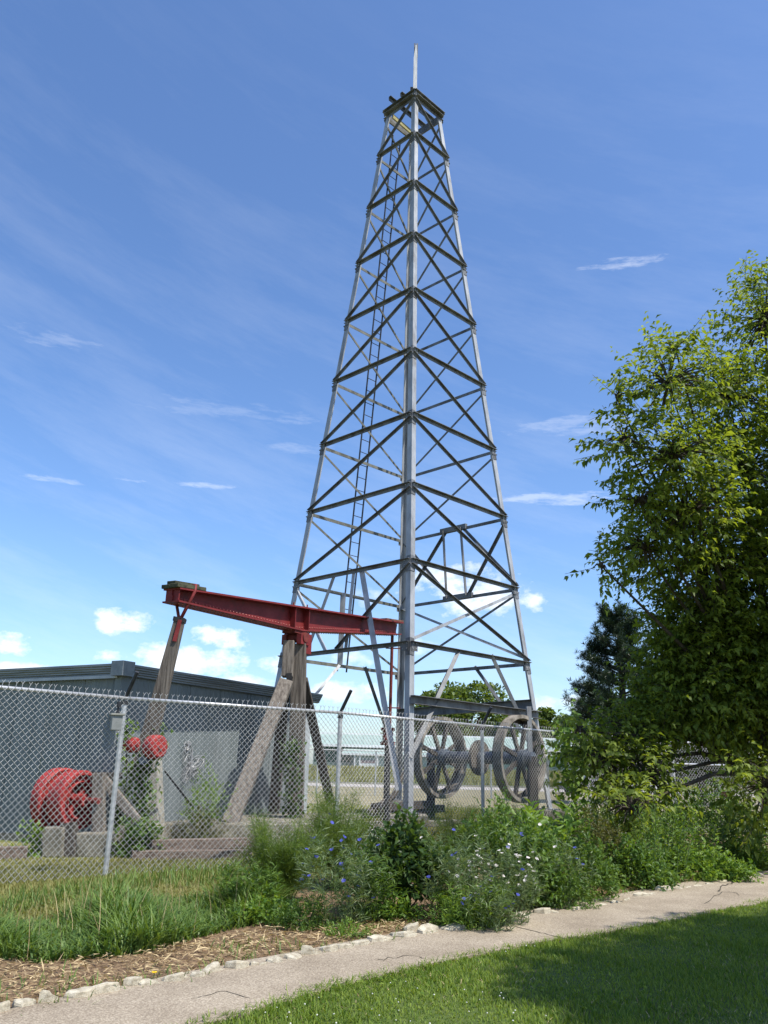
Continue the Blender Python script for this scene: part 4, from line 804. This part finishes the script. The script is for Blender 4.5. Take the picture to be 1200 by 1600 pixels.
def fennel(label, px, py, h, spread, n=16, threads=7000):
    b = atZ(px, py); root = thing('fennel_plant', label, 'fennel', tuple(b), 'feathery fennel plants'); mb = MB(); cen = []
    for i in range(n):
        a = random.uniform(0, 6.283); r = spread*math.sqrt(random.random()); hh = h*random.uniform(.6, 1.0)*(1-.3*(r/spread)**2); q = b+V((math.cos(a)*r*.35, math.sin(a)*r*.35, 0)); e = b+V((math.cos(a)*r, math.sin(a)*r, hh))
        mid_ = (q+e)/2+V((0, 0, .08*h)); mb.tube([q, mid_, e], [.008, .006, .003], 4, False)
        for k in range(16): t = .25+.75*k/15; c = q*(1-t)**2+mid_*2*t*(1-t)+e*t*t; cen.append(c+V((random.gauss(0, .05), random.gauss(0, .05), random.gauss(0, .03))))
    mb.build('stems', STEM, root); cen = np.array([tuple(c) for c in cen]); idx = rng.integers(0, len(cen), threads); sub = cen[idx]+rng.normal(0, .04, (threads, 3)); D = rng.normal(size=(threads, 3))*np.array([1, 1, .7])+np.array([0, 0, .45])+.5*nrm(sub-cen[idx])
    sv = np.clip(rng.random(len(cen))[idx]*.7+rng.random(threads)*.3, 0, 1)
    stuff(leaves('fronds', sub, D, rng.uniform(.04, .10, threads), .0048, LM_FEN, root, bend=.1, fold=0, var=sv)); return root
def bush(name, label, cat, px, py, h, rx, ry, n, leafm, L, Wd, group=None, z0=.05, stems=8, droop=.25, outw=.9):
    """leafy mound: short twigs spread through the volume, each carrying a spray of leaves"""
    b = atZ(px, py); root = thing(name, label, cat, tuple(b), group); mb = MB(); B = np.array(b)
    tw = n//9; U = nrm(rng.normal(size=(tw, 3))); U[:, 2] = np.abs(U[:, 2]); rr = (.45+.55*rng.random(tw)**.5)*(1+.22*np.sin(U[:, 0]*5+h*9)*np.cos(U[:, 1]*4+px)); T = B+U*rr[:, None]*np.array([rx, ry, h-z0])+np.array([0, 0, z0])
    ax = nrm(U*outw+rng.normal(0, .35, (tw, 3))+np.array([0, 0, .35]))
    P, D = [], []
    for k in range(9):
        t = k/8; P.append(T+ax*(t-.5)[..., None]*L*3.2 if hasattr(t, 'shape') else T+ax*(t-.5)*L*3.2); D.append(nrm(ax*.7+rng.normal(0, .75, (tw, 3))+np.array([0, 0, .1])))
    P = np.vstack(P); P[:, 2] = np.maximum(P[:, 2], .02); D = np.vstack(D); Ls = L*rng.uniform(.6, 1.2, len(P)); sv = np.tile(rng.random(tw), 9)*.5+rng.random(len(P))*.5
    stuff(leaves('leaves', P, D, Ls, Ls*Wd, leafm, root, bend=droop, var=sv))
    for i in range(stems):
        e = T[rng.integers(0, tw)]; q = V((B[0]+random.gauss(0, rx*.15), B[1]+random.gauss(0, ry*.15), 0)); e = V(tuple(e)); mb.tube([q, (q+e)/2+V((0, 0, h*.12)), e], [.009, .007, .003], 4, False)
    mb.build('stems', STEM, root); return root
fennel('feathery fennel bush at the left end of the flower bed, beside the tall grass', 432, 1410, 1.05, .52, 34, 26000)
fennel('taller feathery fennel growing between the first fennel and the sill', 518, 1388, 1.28, .60, 36, 26000)
fennel('thin feathery fennel behind the white daisies, against the fence', 712, 1350, 1.15, .5, 22, 11000)
fennel('low feathery fennel tuft beside the derrick footing', 812, 1318, .95, .55, 20, 9000)
def wild_plant(name, label, cat, px, py, h, spread, n, leafm, L, Wd, group, flower, prob, fm, fr):
    """tangled flowering annual: bent branching stems, narrow leaves all the way, flowers at mixed heights"""
    b = atZ(px, py); root = thing(name, label, cat, tuple(b), group); mb = MB(); P, D, Ls, tips = [], [], [], []
    def run(q, d0, ln, rad, depth_):
        pts = [q]; d = V(d0).normalized(); seg = 6
        for k in range(seg):
            d = (d+V((random.gauss(0, .16), random.gauss(0, .16), .05-.05*depth_))).normalized(); pts.append(pts[-1]+d*ln/seg)
            for _ in range(4 if depth_ == 0 else 2):
                a = random.uniform(0, 6.283); P.append(pts[-2].lerp(pts[-1], random.random())); dd = d*.8+V((math.cos(a), math.sin(a), random.uniform(-.2, .3))); D.append(tuple(dd)); Ls.append(L*random.uniform(.5, 1.25)*(1-.45*k/seg))
            if depth_ == 0 and k >= 2 and random.random() < .75:
                a = random.uniform(0, 6.283); run(pts[-1], d+V((math.cos(a)*.7, math.sin(a)*.7, 0)), ln*random.uniform(.2, .42), rad*.6, 1)
        mb.tube(pts, [rad*(1-.1*k) for k in range(len(pts))], 3, False)
        if random.random() < prob: tips.append(pts[-1])
    for i in range(n):
        a = random.uniform(0, 6.283); r = spread*math.sqrt(random.random()); run(b+V((math.cos(a)*r, math.sin(a)*r, 0)), (math.cos(a)*.22+random.gauss(0, .12), math.sin(a)*.22+random.gauss(0, .12), 1), h*random.uniform(.5, 1.05), .0032, 0)
    mb.build('stems', STEM, root); Ls = np.array(Ls); P = np.array([tuple(p) for p in P]); P[:, 2] = np.maximum(P[:, 2], .01); stuff(leaves('leaves', P, D, Ls, Ls*Wd, leafm, root, bend=.3)); flower_heads('flowers', tips, fr, fm, root); return root
CFG = 'blue cornflower plants'
wild_plant('cornflower_plant', 'cornflower clump with many deep blue flowers before the fennel', 'cornflower', 525, 1450, .80, .24, 34, LM_GRY, .11, .12, CFG, None, .30, BLUE, .021)
wild_plant('cornflower_plant', 'cornflower clump with few blue flowers beside the white daisies', 'cornflower', 715, 1442, .86, .28, 38, LM_GRY, .12, .10, CFG, None, .07, BLUE, .020)
wild_plant('cornflower_plant', 'cornflower clump with blue flowers in front of the long leaved bush', 'cornflower', 876, 1420, .74, .26, 24, LM_GRY, .11, .12, CFG, None, .12, BLUE, .020)
wild_plant('cornflower_plant', 'small low cornflower with pale blue flowers at the stones', 'cornflower', 766, 1455, .40, .20, 22, LM_GRY, .08, .14, CFG, None, .12, BLUE, .019)
wild_plant('daisy_plant', 'clump of small white daisies on thin stems', 'daisies', 785, 1444, .74, .30, 44, LM_GRY, .10, .11, None, None, .42, PINKW, .019)
wild_plant('daisy_plant', 'few pale daisies beside the dark broad leaved shrub', 'daisies', 690, 1425, .86, .22, 22, LM_MID, .10, .13, None, None, .12, PINKW, .017)
wild_plant('weed_clump', 'tangled green weeds between the cornflowers and the dark shrub', 'weeds', 572, 1440, .60, .22, 26, LM_MID, .11, .16, None, None, 0, BLUE, .01)
wild_plant('weed_clump', 'tangled weeds at the foot of the daisies by the rocks', 'weeds', 735, 1450, .38, .30, 34, LM_BRT, .12, .12, None, None, 0, BLUE, .01)
wild_plant('weed_clump', 'tangled green weeds where the tall grass meets the fennel', 'weeds', 385, 1425, .42, .30, 34, LM_MID, .12, .16, None, None, 0, BLUE, .01)
bush('leafy_shrub', 'dark broad leaved shrub behind the flat rocks with bare pale stems', 'shrub', 628, 1428, .86, .48, .45, 3000, LM_DRK, .095, .55, None, .22, 14)
bush('leafy_shrub', 'olive tinted shrub top rising behind the dark broad leaved shrub', 'shrub', 640, 1398, .86, .38, .3, 1500, LM_OLV, .07, .5, None, .3, 8)
bush('leafy_shrub', 'rounded mid green shrub behind the white daisies', 'shrub', 775, 1405, 1.08, .52, .5, 4200, LM_MID, .075, .36, None, .1, 10)
bush('leafy_shrub', 'dark green leafy shrub right behind the daisies, shaded below', 'shrub', 832, 1420, .86, .33, .35, 2600, LM_MID, .075, .42, None, .1, 8)
stems_plant('milkweed_plant', 'bush of long pointed bright green leaves above the daisies', 'milkweed', 850, 1392, 1.18, .40, 18, LM_BRT, .27, .24, 20, None, 1.0, STEM, .35, None, .35, .3)
stems_plant('milkweed_plant', 'single tall bright milkweed rising behind the rounded shrub', 'milkweed', 784, 1365, 1.14, .16, 5, LM_BRT, .18, .34, 18, None, 1.0, STEM, .3, None, .3, .3)
bush('ground_cover', 'low mat of round green leaves before the first fennel', 'ground cover', 415, 1442, .17, .34, .26, 1500, LM_BRT, .05, .65, None, .02, 4)
bush('ground_cover', 'low dense green mat left of the cornflower clump', 'ground cover', 475, 1452, .26, .28, .24, 2200, LM_MID, .035, .4, None, .02, 4)
bush('ground_cover', 'small fresh green tuft at the rocks in front of the cornflowers', 'ground cover', 545, 1466, .13, .22, .12, 900, LM_BRT, .03, .4, None, .02, 3)
bush('ground_cover', 'yellowish green low leaves at the foot of the dark shrub', 'ground cover', 612, 1440, .20, .28, .14, 700, LM_BRT, .06, .5, None, .02, 3)
bush('ground_cover', 'yellowing grassy tuft between the rocks below the daisies', 'ground cover', 725, 1452, .22, .30, .18, 1300, LM_BRT, .08, .14, None, .02, 3)
bush('ground_cover', 'low leafy mat at the foot of the blue cornflowers by the bare patch', 'ground cover', 880, 1420, .42, .34, .25, 2200, LM_MID, .05, .4, None, .02, 4)
bush('leafy_shrub', 'loose green shrub left of the bare mulch patch', 'shrub', 905, 1405, .80, .48, .4, 3200, LM_MID, .07, .42, None, .05, 8)
bush('leafy_shrub', 'low bramble like leaves behind the bare mulch patch', 'shrub', 985, 1388, .55, .62, .4, 3600, LM_MID, .075, .55, None, .03, 8)
bush('leafy_shrub', 'sparse reddish seed headed shrub between the green shrubs', 'shrub', 935, 1385, .95, .42, .35, 2600, LM_OLV, .05, .4, None, .25, 10)
stems_plant('phlox_plant', 'upright phlox with narrow leaves behind the bramble leaves', 'phlox', 1030, 1378, 1.12, .48, 24, LM_MID, .15, .24, 26, 'leafy phlox stems', .9, STEM, .3, None, .15, .4)
stems_plant('phlox_plant', 'upright phlox with paler narrow leaves beside the bare phlox', 'phlox', 1085, 1362, 1.20, .52, 26, LM_BRT, .15, .24, 26, 'leafy phlox stems', .9, STEM, .3, None, .15, .4)
stems_plant('phlox_plant', 'tall phlox stems standing left of the coral flower', 'phlox', 1135, 1352, 1.22, .55, 26, LM_MID, .16, .26, 26, 'leafy phlox stems', .9, STEM, .3, None, .15, .4)
stems_plant('coral_flower_plant', 'leafy plant with a few coral red flower heads near the path', 'flower', 1182, 1352, 1.22, .42, 16, LM_MID, .15, .3, 22, None, .9, STEM, .3, (CORAL, .06, 3, .22))
stems_plant('phlox_plant', 'phlox clump just past the coral flowers', 'phlox', 1235, 1350, 1.25, .6, 24, LM_MID, .16, .26, 24, 'leafy phlox stems', .9, STEM, .3)
bush('leafy_shrub', 'low pale leaved shrub along the rocks under the phlox', 'shrub', 1090, 1376, .40, .85, .35, 3600, LM_BRT, .075, .5, None, .02, 6)
bush('leafy_shrub', 'low dark leaved shrub along the rocks under the coral flowers', 'shrub', 1165, 1360, .42, .7, .35, 2600, LM_MID, .075, .5, None, .02, 6)
bush('leafy_shrub', 'wide green shrub row against the fence behind the phlox', 'shrub', 1110, 1325, 1.25, 1.5, .7, 5200, LM_MID, .10, .4, None, .1, 10)
bush('leafy_shrub', 'green shrub against the fence behind the reddish shrub', 'shrub', 985, 1332, 1.15, 1.0, .6, 3600, LM_BRT, .09, .42, None, .1, 8)
bush('leafy_shrub', 'light green weeds at the fence beside the derrick footing', 'shrub', 905, 1335, .8, .7, .5, 2200, LM_BRT, .08, .4, None, .1, 8)
bush('leafy_shrub', 'weedy green growth at the fence beneath the leaning timber', 'shrub', 600, 1335, .55, .8, .4, 2600, LM_DRK, .06, .35, None, .05, 8)
# climbers
def climber(name, label, pts, rad, n, leafm, L, Wd=.75, base=None):
    root = thing(name, label, 'vine', tuple(base)); mb = MB(); mb.tube(pts, [.02]+[.012]*(len(pts)-1), 5); mb.build('stem', BARK, root)
    P = []; pts = [np.array(p) for p in pts]
    for _ in range(n):
        k = rng.integers(0, len(pts)-1); t = rng.random(); P.append(pts[k]*(1-t)+pts[k+1]*t+rng.normal(0, 1, 3)*np.array([rad, rad*.6, rad]))
    P = np.array(P); P[:, 2] = np.maximum(P[:, 2], .03); D = rng.normal(size=(n, 3))*.7+np.array([.1, -.5, -.3]); stuff(leaves('leaves', P, D, L*rng.uniform(.6, 1.2, n), L*Wd*rng.uniform(.6, 1.1, n), leafm, root)); return root
g = atY(225, 1300, 15.1)
climber('ivy_vine', 'green ivy climbing over the crank and pitman foot', [(g.x, g.y, .05)]+[atY(x, y, 15.0) for x, y in ((222, 1270), (225, 1235), (214, 1205), (226, 1195), (250, 1145))], .10, 800, LM_MID, .11, base=(g.x, g.y, 0))
g = atY(195, 1310, 14.7)
climber('ivy_vine', 'green ivy on the timber frame beside the red drum', [(g.x, g.y, .05)]+[atY(x, y, 14.9) for x, y in ((185, 1290), (192, 1255), (198, 1215), (197, 1150), (200, 1135))], .08, 300, LM_BRT, .10, base=(g.x, g.y, 0))
g = atY(460, 1280, 18.2)
climber('ivy_vine', 'dark ivy climbing the foot of the tall timber post', [(g.x, g.y, .46)]+[atY(x, y, 18.15) for x, y in ((452, 1255), (458, 1215), (450, 1185), (455, 1165))], .12, 420, LM_DRK, .12, base=(g.x, g.y, .45))
g = atZ(905, 1345); f_ = V((4.3, 19.1, 0))
climber('grape_vine', 'pale green vine climbing the fence beside the leaning tree', [V((4.35, 19.35, .05)), atY(905, 1280, 19.0), atY(890, 1230, 18.8), atY(905, 1190, 18.9), atY(878, 1170, 18.8), atY(905, 1135, 19.2)], .24, 650, LM_BRT, .17, base=(4.35, 19.35, 0))
bush('leafy_shrub', 'thin leafy sapling in front of the shed beside the butterfly', 'shrub', 318, 1330, 1.35, .42, .4, 900, LM_BRT, .09, .3, None, .5, 10)
bush('leafy_shrub', 'dry brown green weeds against the plinth beside the sleepers', 'shrub', 305, 1332, .75, .55, .3, 1500, LM_OLV, .07, .3, None, .05, 10)
bush('leafy_shrub', 'low ivy heap at the concrete block below the crank', 'shrub', 214, 1342, .5, .35, .25, 800, LM_MID, .10, .7, None, .03, 4)
bush('leafy_shrub', 'small weed at the concrete block beside the shed wall', 'shrub', 50, 1338, .45, .22, .2, 350, LM_BRT, .09, .6, None, .03, 4)
# ================================================================== TREES
T_NEAR = leafmat('dogwood_leaf', (0.03, 0.068, 0.011), (0.26, 0.33, 0.055), trans=.45, rough=.5, spec=.25)
T_BG = leafmat('far_leaf', (0.05, 0.085, 0.018), (0.13, 0.18, 0.04), trans=.35)
T_PINE = leafmat('pine_needle', (0.010, 0.026, 0.012), (0.034, 0.058, 0.025), trans=.1)
def tree_near(name, label, trunk, lobes, tw_per, leafL, seed, leafm=T_NEAR, trunk_r=.17, cat='tree', droop=.35):
    """lobes: (centre, radii). Twigs fill each lobe, each with leaves in two rows"""
    root = thing(name, label, cat, tuple(trunk)); tk = V(trunk); mb = MB(); r = np.random.default_rng(seed)
    zc = np.mean([l[0][2] for l in lobes]); fork = tk+V((-.1, 0, 1.6)); mb.tube([tk, tk+V((-.03, .02, .8)), fork], [trunk_r*1.2, trunk_r, trunk_r*.85], 10)
    P, D, N, Vv, TW = [], [], [], [], MB()
    for c, ra in lobes:
        c = np.array(c); ra = np.array(ra); C = V(tuple(c)); m1 = fork.lerp(C, .5)+V((0, 0, .25)); mb.tube([fork, m1, C], [trunk_r*.5, trunk_r*.25, .012], 6)
        k = int(tw_per*ra[0]*ra[1]*ra[2]**.5*(.72 if (leafm is T_NEAR and c[2] > 4.9) else 1.35)); U = nrm(r.normal(size=(k, 3))); rr = r.random(k)**.45; S_ = c+U*rr[:, None]*ra
        axis = nrm(U*.9+nrm(c-np.array(tk)-np.array([0, 0, 2.0]))*.5+r.normal(0, .4, (k, 3))+np.array([0, 0, -.12])); ln = r.uniform(.35, .75, k)
        for i in range(min(k, 60)):
            e = V(tuple(S_[i])); mb.tube([C, C.lerp(e, .55)+V((0, 0, .06)), e], [.028, .016, .006], 4, False)
        tone = r.random(k)
        for j in range(11):
            t = (j+.5)/11; pt_ = S_+axis*(ln*t)[:, None]+np.array([0, 0, -1])*(droop*.28*ln*t*t)[:, None]
            side = nrm(np.cross(axis, np.array([0, 0, 1.0])))*(1 if j % 2 else -1)
            P.append(pt_); D.append(nrm(axis*.55+side*.75+r.normal(0, .28, (k, 3))+np.array([0, 0, -droop]))); Vv.append(tone*.45+r.random(k)*.55)
            N.append(np.array([0, 0, 1.0])+r.normal(0, .45, (k, 3)))
        q0, q1 = S_, S_+axis*ln[:, None]
        for i in range(0, k, 3): TW.tube([q0[i], q1[i]], [.006, .003], 3, False)
    mb.build('trunk', BARK, root); TW.build('twigs', BARK, root)
    P = np.vstack(P); L = leafL*np.clip(r.normal(.92, .26, len(P)), .4, 1.5); stuff(leaves('crown', P, np.vstack(D), L, L*.5, leafm, root, N=np.vstack(N), bend=.3, fold=.18, var=np.concatenate(Vv)))
    return root
def lobe(px, py, Y, rpx, rpy, ry): c = atY(px, py, Y); k = Y*1.06/FPX; return ((c.x, c.y, c.z), (rpx*k, ry, rpy*k))
LB_ = [lobe(1195, 500, 14.6, 55, 95, .9), lobe(1045, 600, 13.3, 70, 52, .7), lobe(965, 625, 13.2, 24, 16, .3), lobe(1055, 545, 13.2, 30, 18, .35), lobe(1140, 620, 14.3, 75, 70, .9), lobe(975, 690, 13.3, 36, 34, .45), lobe(1055, 710, 13.2, 85, 55, .8), lobe(1165, 735, 14.7, 85, 80, 1.0),
       lobe(998, 785, 13.6, 38, 24, .5), lobe(1005, 858, 14.2, 50, 30, .6), lobe(940, 885, 14.0, 22, 12, .3), lobe(1070, 800, 14.0, 85, 50, .9), lobe(1090, 880, 15.2, 110, 70, 1.1), lobe(1190, 880, 15.2, 80, 110, 1.2), lobe(1095, 985, 15.9, 75, 60, 1.0), lobe(1150, 1020, 15.9, 90, 80, 1.1), lobe(1062, 1065, 16.0, 58, 56, .9), lobe(985, 1150, 15.7, 58, 32, .6),
       lobe(1090, 1105, 16.0, 85, 44, .9), lobe(1180, 1110, 16.0, 70, 60, .8), lobe(950, 1190, 15.2, 48, 26, .4), lobe(1010, 1215, 15.2, 50, 36, .5), lobe(985, 1262, 14.2, 40, 22, .35), lobe(1195, 1235, 14.4, 40, 48, .45), lobe(1275, 640, 14.3, 85, 150, 1.3), lobe(1275, 840, 14.7, 85, 120, 1.3), lobe(1280, 1050, 15.6, 80, 130, 1.2), lobe(905, 1142, 14.9, 20, 14, .3)]  # out-of-view lobes at the far right are placed to shade the lower crown
tree_near('dogwood_tree', 'large leafy dogwood tree leaning over the flower bed beside the path', (8.1, 16.9, 0), LB_, 430, .125, 5)
# the tree whose shade lies on the lawn, standing to the right of the photographer
ct = math.cos(SUN_EL)/math.sin(SUN_EL); SH = []
for (sx_, sy_, r_) in [(2.1, 6.5, .8), (2.7, 7.5, .75), (3.4, 8.2, .8), (4.2, 9.1, .8), (3.0, 6.4, 1.0), (3.9, 7.4, 1.1), (2.3, 5.5, .7), (5.0, 8.8, 1.1), (3.6, 5.5, .9), (5.6, 10.0, .8), (5.2, 7.2, 1.1), (1.75, 7.3, .35)]:
    h_ = random.uniform(6.6, 8.2); SH.append(((sx_+SUNV.x*ct*h_, sy_+SUNV.y*ct*h_, h_), (r_*.95, r_*.95, r_*.8)))
tree_near('shade_tree', 'tall leafy tree beside the lawn casting its shade on the grass', (8.6, 4.0, 0), SH, 700, .15, 9, trunk_r=.2)
def far_tree(label, px, ybase, ytop, wpx, Y, n=5200, leafm=T_BG, L=.42, seed=1, group='trees on the horizon', name='broadleaf_tree', trunk=True):
    r = np.random.default_rng(seed); top = atY(px, ytop, Y); k = Y*1.05/FPX; R = wpx/2*k*1.12; zt = top.z+.05*R; zb = max(1.2, zt-2.1*R); x0 = top.x; z00 = np.interp(Y, [80, 95, 160, 420], [0, 1.15, 1.7, 2.2])-.2
    root = thing(name, label, 'tree', (x0, Y, z00), group); P, D = [], []; mb = MB(); mb.tube([(x0, Y, z00), (x0+.2, Y, zb+.3*(zt-zb)), (x0, Y, zb+.7*(zt-zb))], [R*.08, R*.06, R*.03], 8)
    nb = 26; hz = (zt-zb)/2; lobs = []
    for i in range(nb):
        u = r.normal(size=3); u /= np.linalg.norm(u); c = np.array([x0, Y, zb+hz])+u*np.array([R*.68, R*.6, hz*.70]); rad = R*r.uniform(.22, .36); lobs.append((c, rad))
        mb.tube([(x0, Y, zb+hz*.4), tuple((c+np.array([x0, Y, zb+hz*.6]))/2), tuple(c)], [R*.03, R*.02, .03], 5, False)
    for c, rad in lobs:
        k_ = n//nb; u = nrm(r.normal(size=(k_, 3))); rr = .6+.4*r.random(k_); P.append(c+u*(rr*rad)[:, None]*np.array([1, 1, .85])); D.append(nrm(u+r.normal(0, .6, (k_, 3))))
    mb.build('trunk', BARK, root); P = np.vstack(P); stuff(leaves('crown', P, np.vstack(D), L*r.uniform(.6, 1.2, len(P)), L*.7*r.uniform(.6, 1.2, len(P)), leafm, root)); return root
far_tree('round broadleaf tree seen through the derrick base beyond the green building', 728, 1150, 1064, 150, 128, 9000, L=.75, seed=2)
far_tree('smaller broadleaf tree at the left flank of the round tree', 672, 1150, 1082, 60, 126, 3000, L=.7, seed=3)
far_tree('broadleaf tree standing just right of the derrick leg on the horizon', 858, 1160, 1106, 60, 132, 3600, L=.75, seed=4)
far_tree('broad low tree between the derrick leg and the pine', 890, 1165, 1116, 70, 136, 3600, L=.75, seed=6)
far_tree('broadleaf tree half hidden behind the pine', 960, 1165, 1090, 110, 110, 4200, L=.7, seed=8)
far_tree('wide dark tree behind the leaning dogwood', 1060, 1170, 1060, 170, 92, 6500, L=.6, seed=10)
far_tree('tall dark tree behind the far end of the side fence', 1180, 1180, 1040, 190, 88, 6500, L=.6, seed=12)
far_tree('low bushy tree beyond the side fence', 1110, 1190, 1122, 120, 70, 4200, L=.4, seed=14)
far_tree('distant tree behind the shed corner', -160, 1160, 1075, 190, 130, 4000, L=.75, seed=16)
far_tree('low hazy tree above the green building roof by the well pipe', 598, 1156, 1146, 34, 150, 700, L=.7, seed=18)
far_tree('large tree off to the right beyond the side fence', 1380, 1200, 1020, 260, 92, 5200, L=.7, seed=20)
def pine(label, px, ytop, Y, wpx, seed):
    r = np.random.default_rng(seed); top = atY(px, ytop, Y); H = top.z; k = Y*1.05/FPX; R = wpx/2*k; root = thing('pine_tree', label, 'tree', (top.x, Y, 0), 'pines beyond the fence'); mb = MB(); mb.tube([(top.x, Y, 0), (top.x+.1, Y, H*.6), (top.x, Y, H)], [.26, .17, .03], 8)
    P, D = [], []; z = 1.6
    while z < H-.1:
        f = (H-z)/(H-1.6); ln = R*(.18+.95*f**.75)*r.uniform(.75, 1.1)
        for b in range(7):
            a = r.random()*6.283; l2 = ln*r.uniform(.65, 1.1); e = np.array([math.cos(a)*l2, math.sin(a)*l2, l2*(.15+.35*(1-f))]); o_ = np.array([top.x, Y, z+r.uniform(-.2, .2)]); mb.tube([tuple(o_), tuple(o_+e*.6-np.array([0, 0, .05])), tuple(o_+e)], [.05, .03, .012], 4, False)
            m_ = int(9+l2*9); t = .3+.7*r.random(m_); c = o_+e*t[:, None]+r.normal(0, .12, (m_, 3))
            for q in c: u = nrm(r.normal(size=(26, 3))+np.array([0, 0, .55])+.5*e/np.linalg.norm(e)); P.append(q+u*.03); D.append(u)
        z += .42
    mb.build('trunk', BARK, root); P = np.vstack(P); stuff(leaves('needles', P, np.vstack(D), r.uniform(.16, .34, len(P)), .028, T_PINE, root, bend=.05, fold=0)); return root
pine('dark pine tree rising behind the fence at the edge of the dogwood', 962, 950, 44, 190, 3)
pine('shorter dark pine hidden behind the dogwood foliage', 1075, 985, 46, 150, 4)
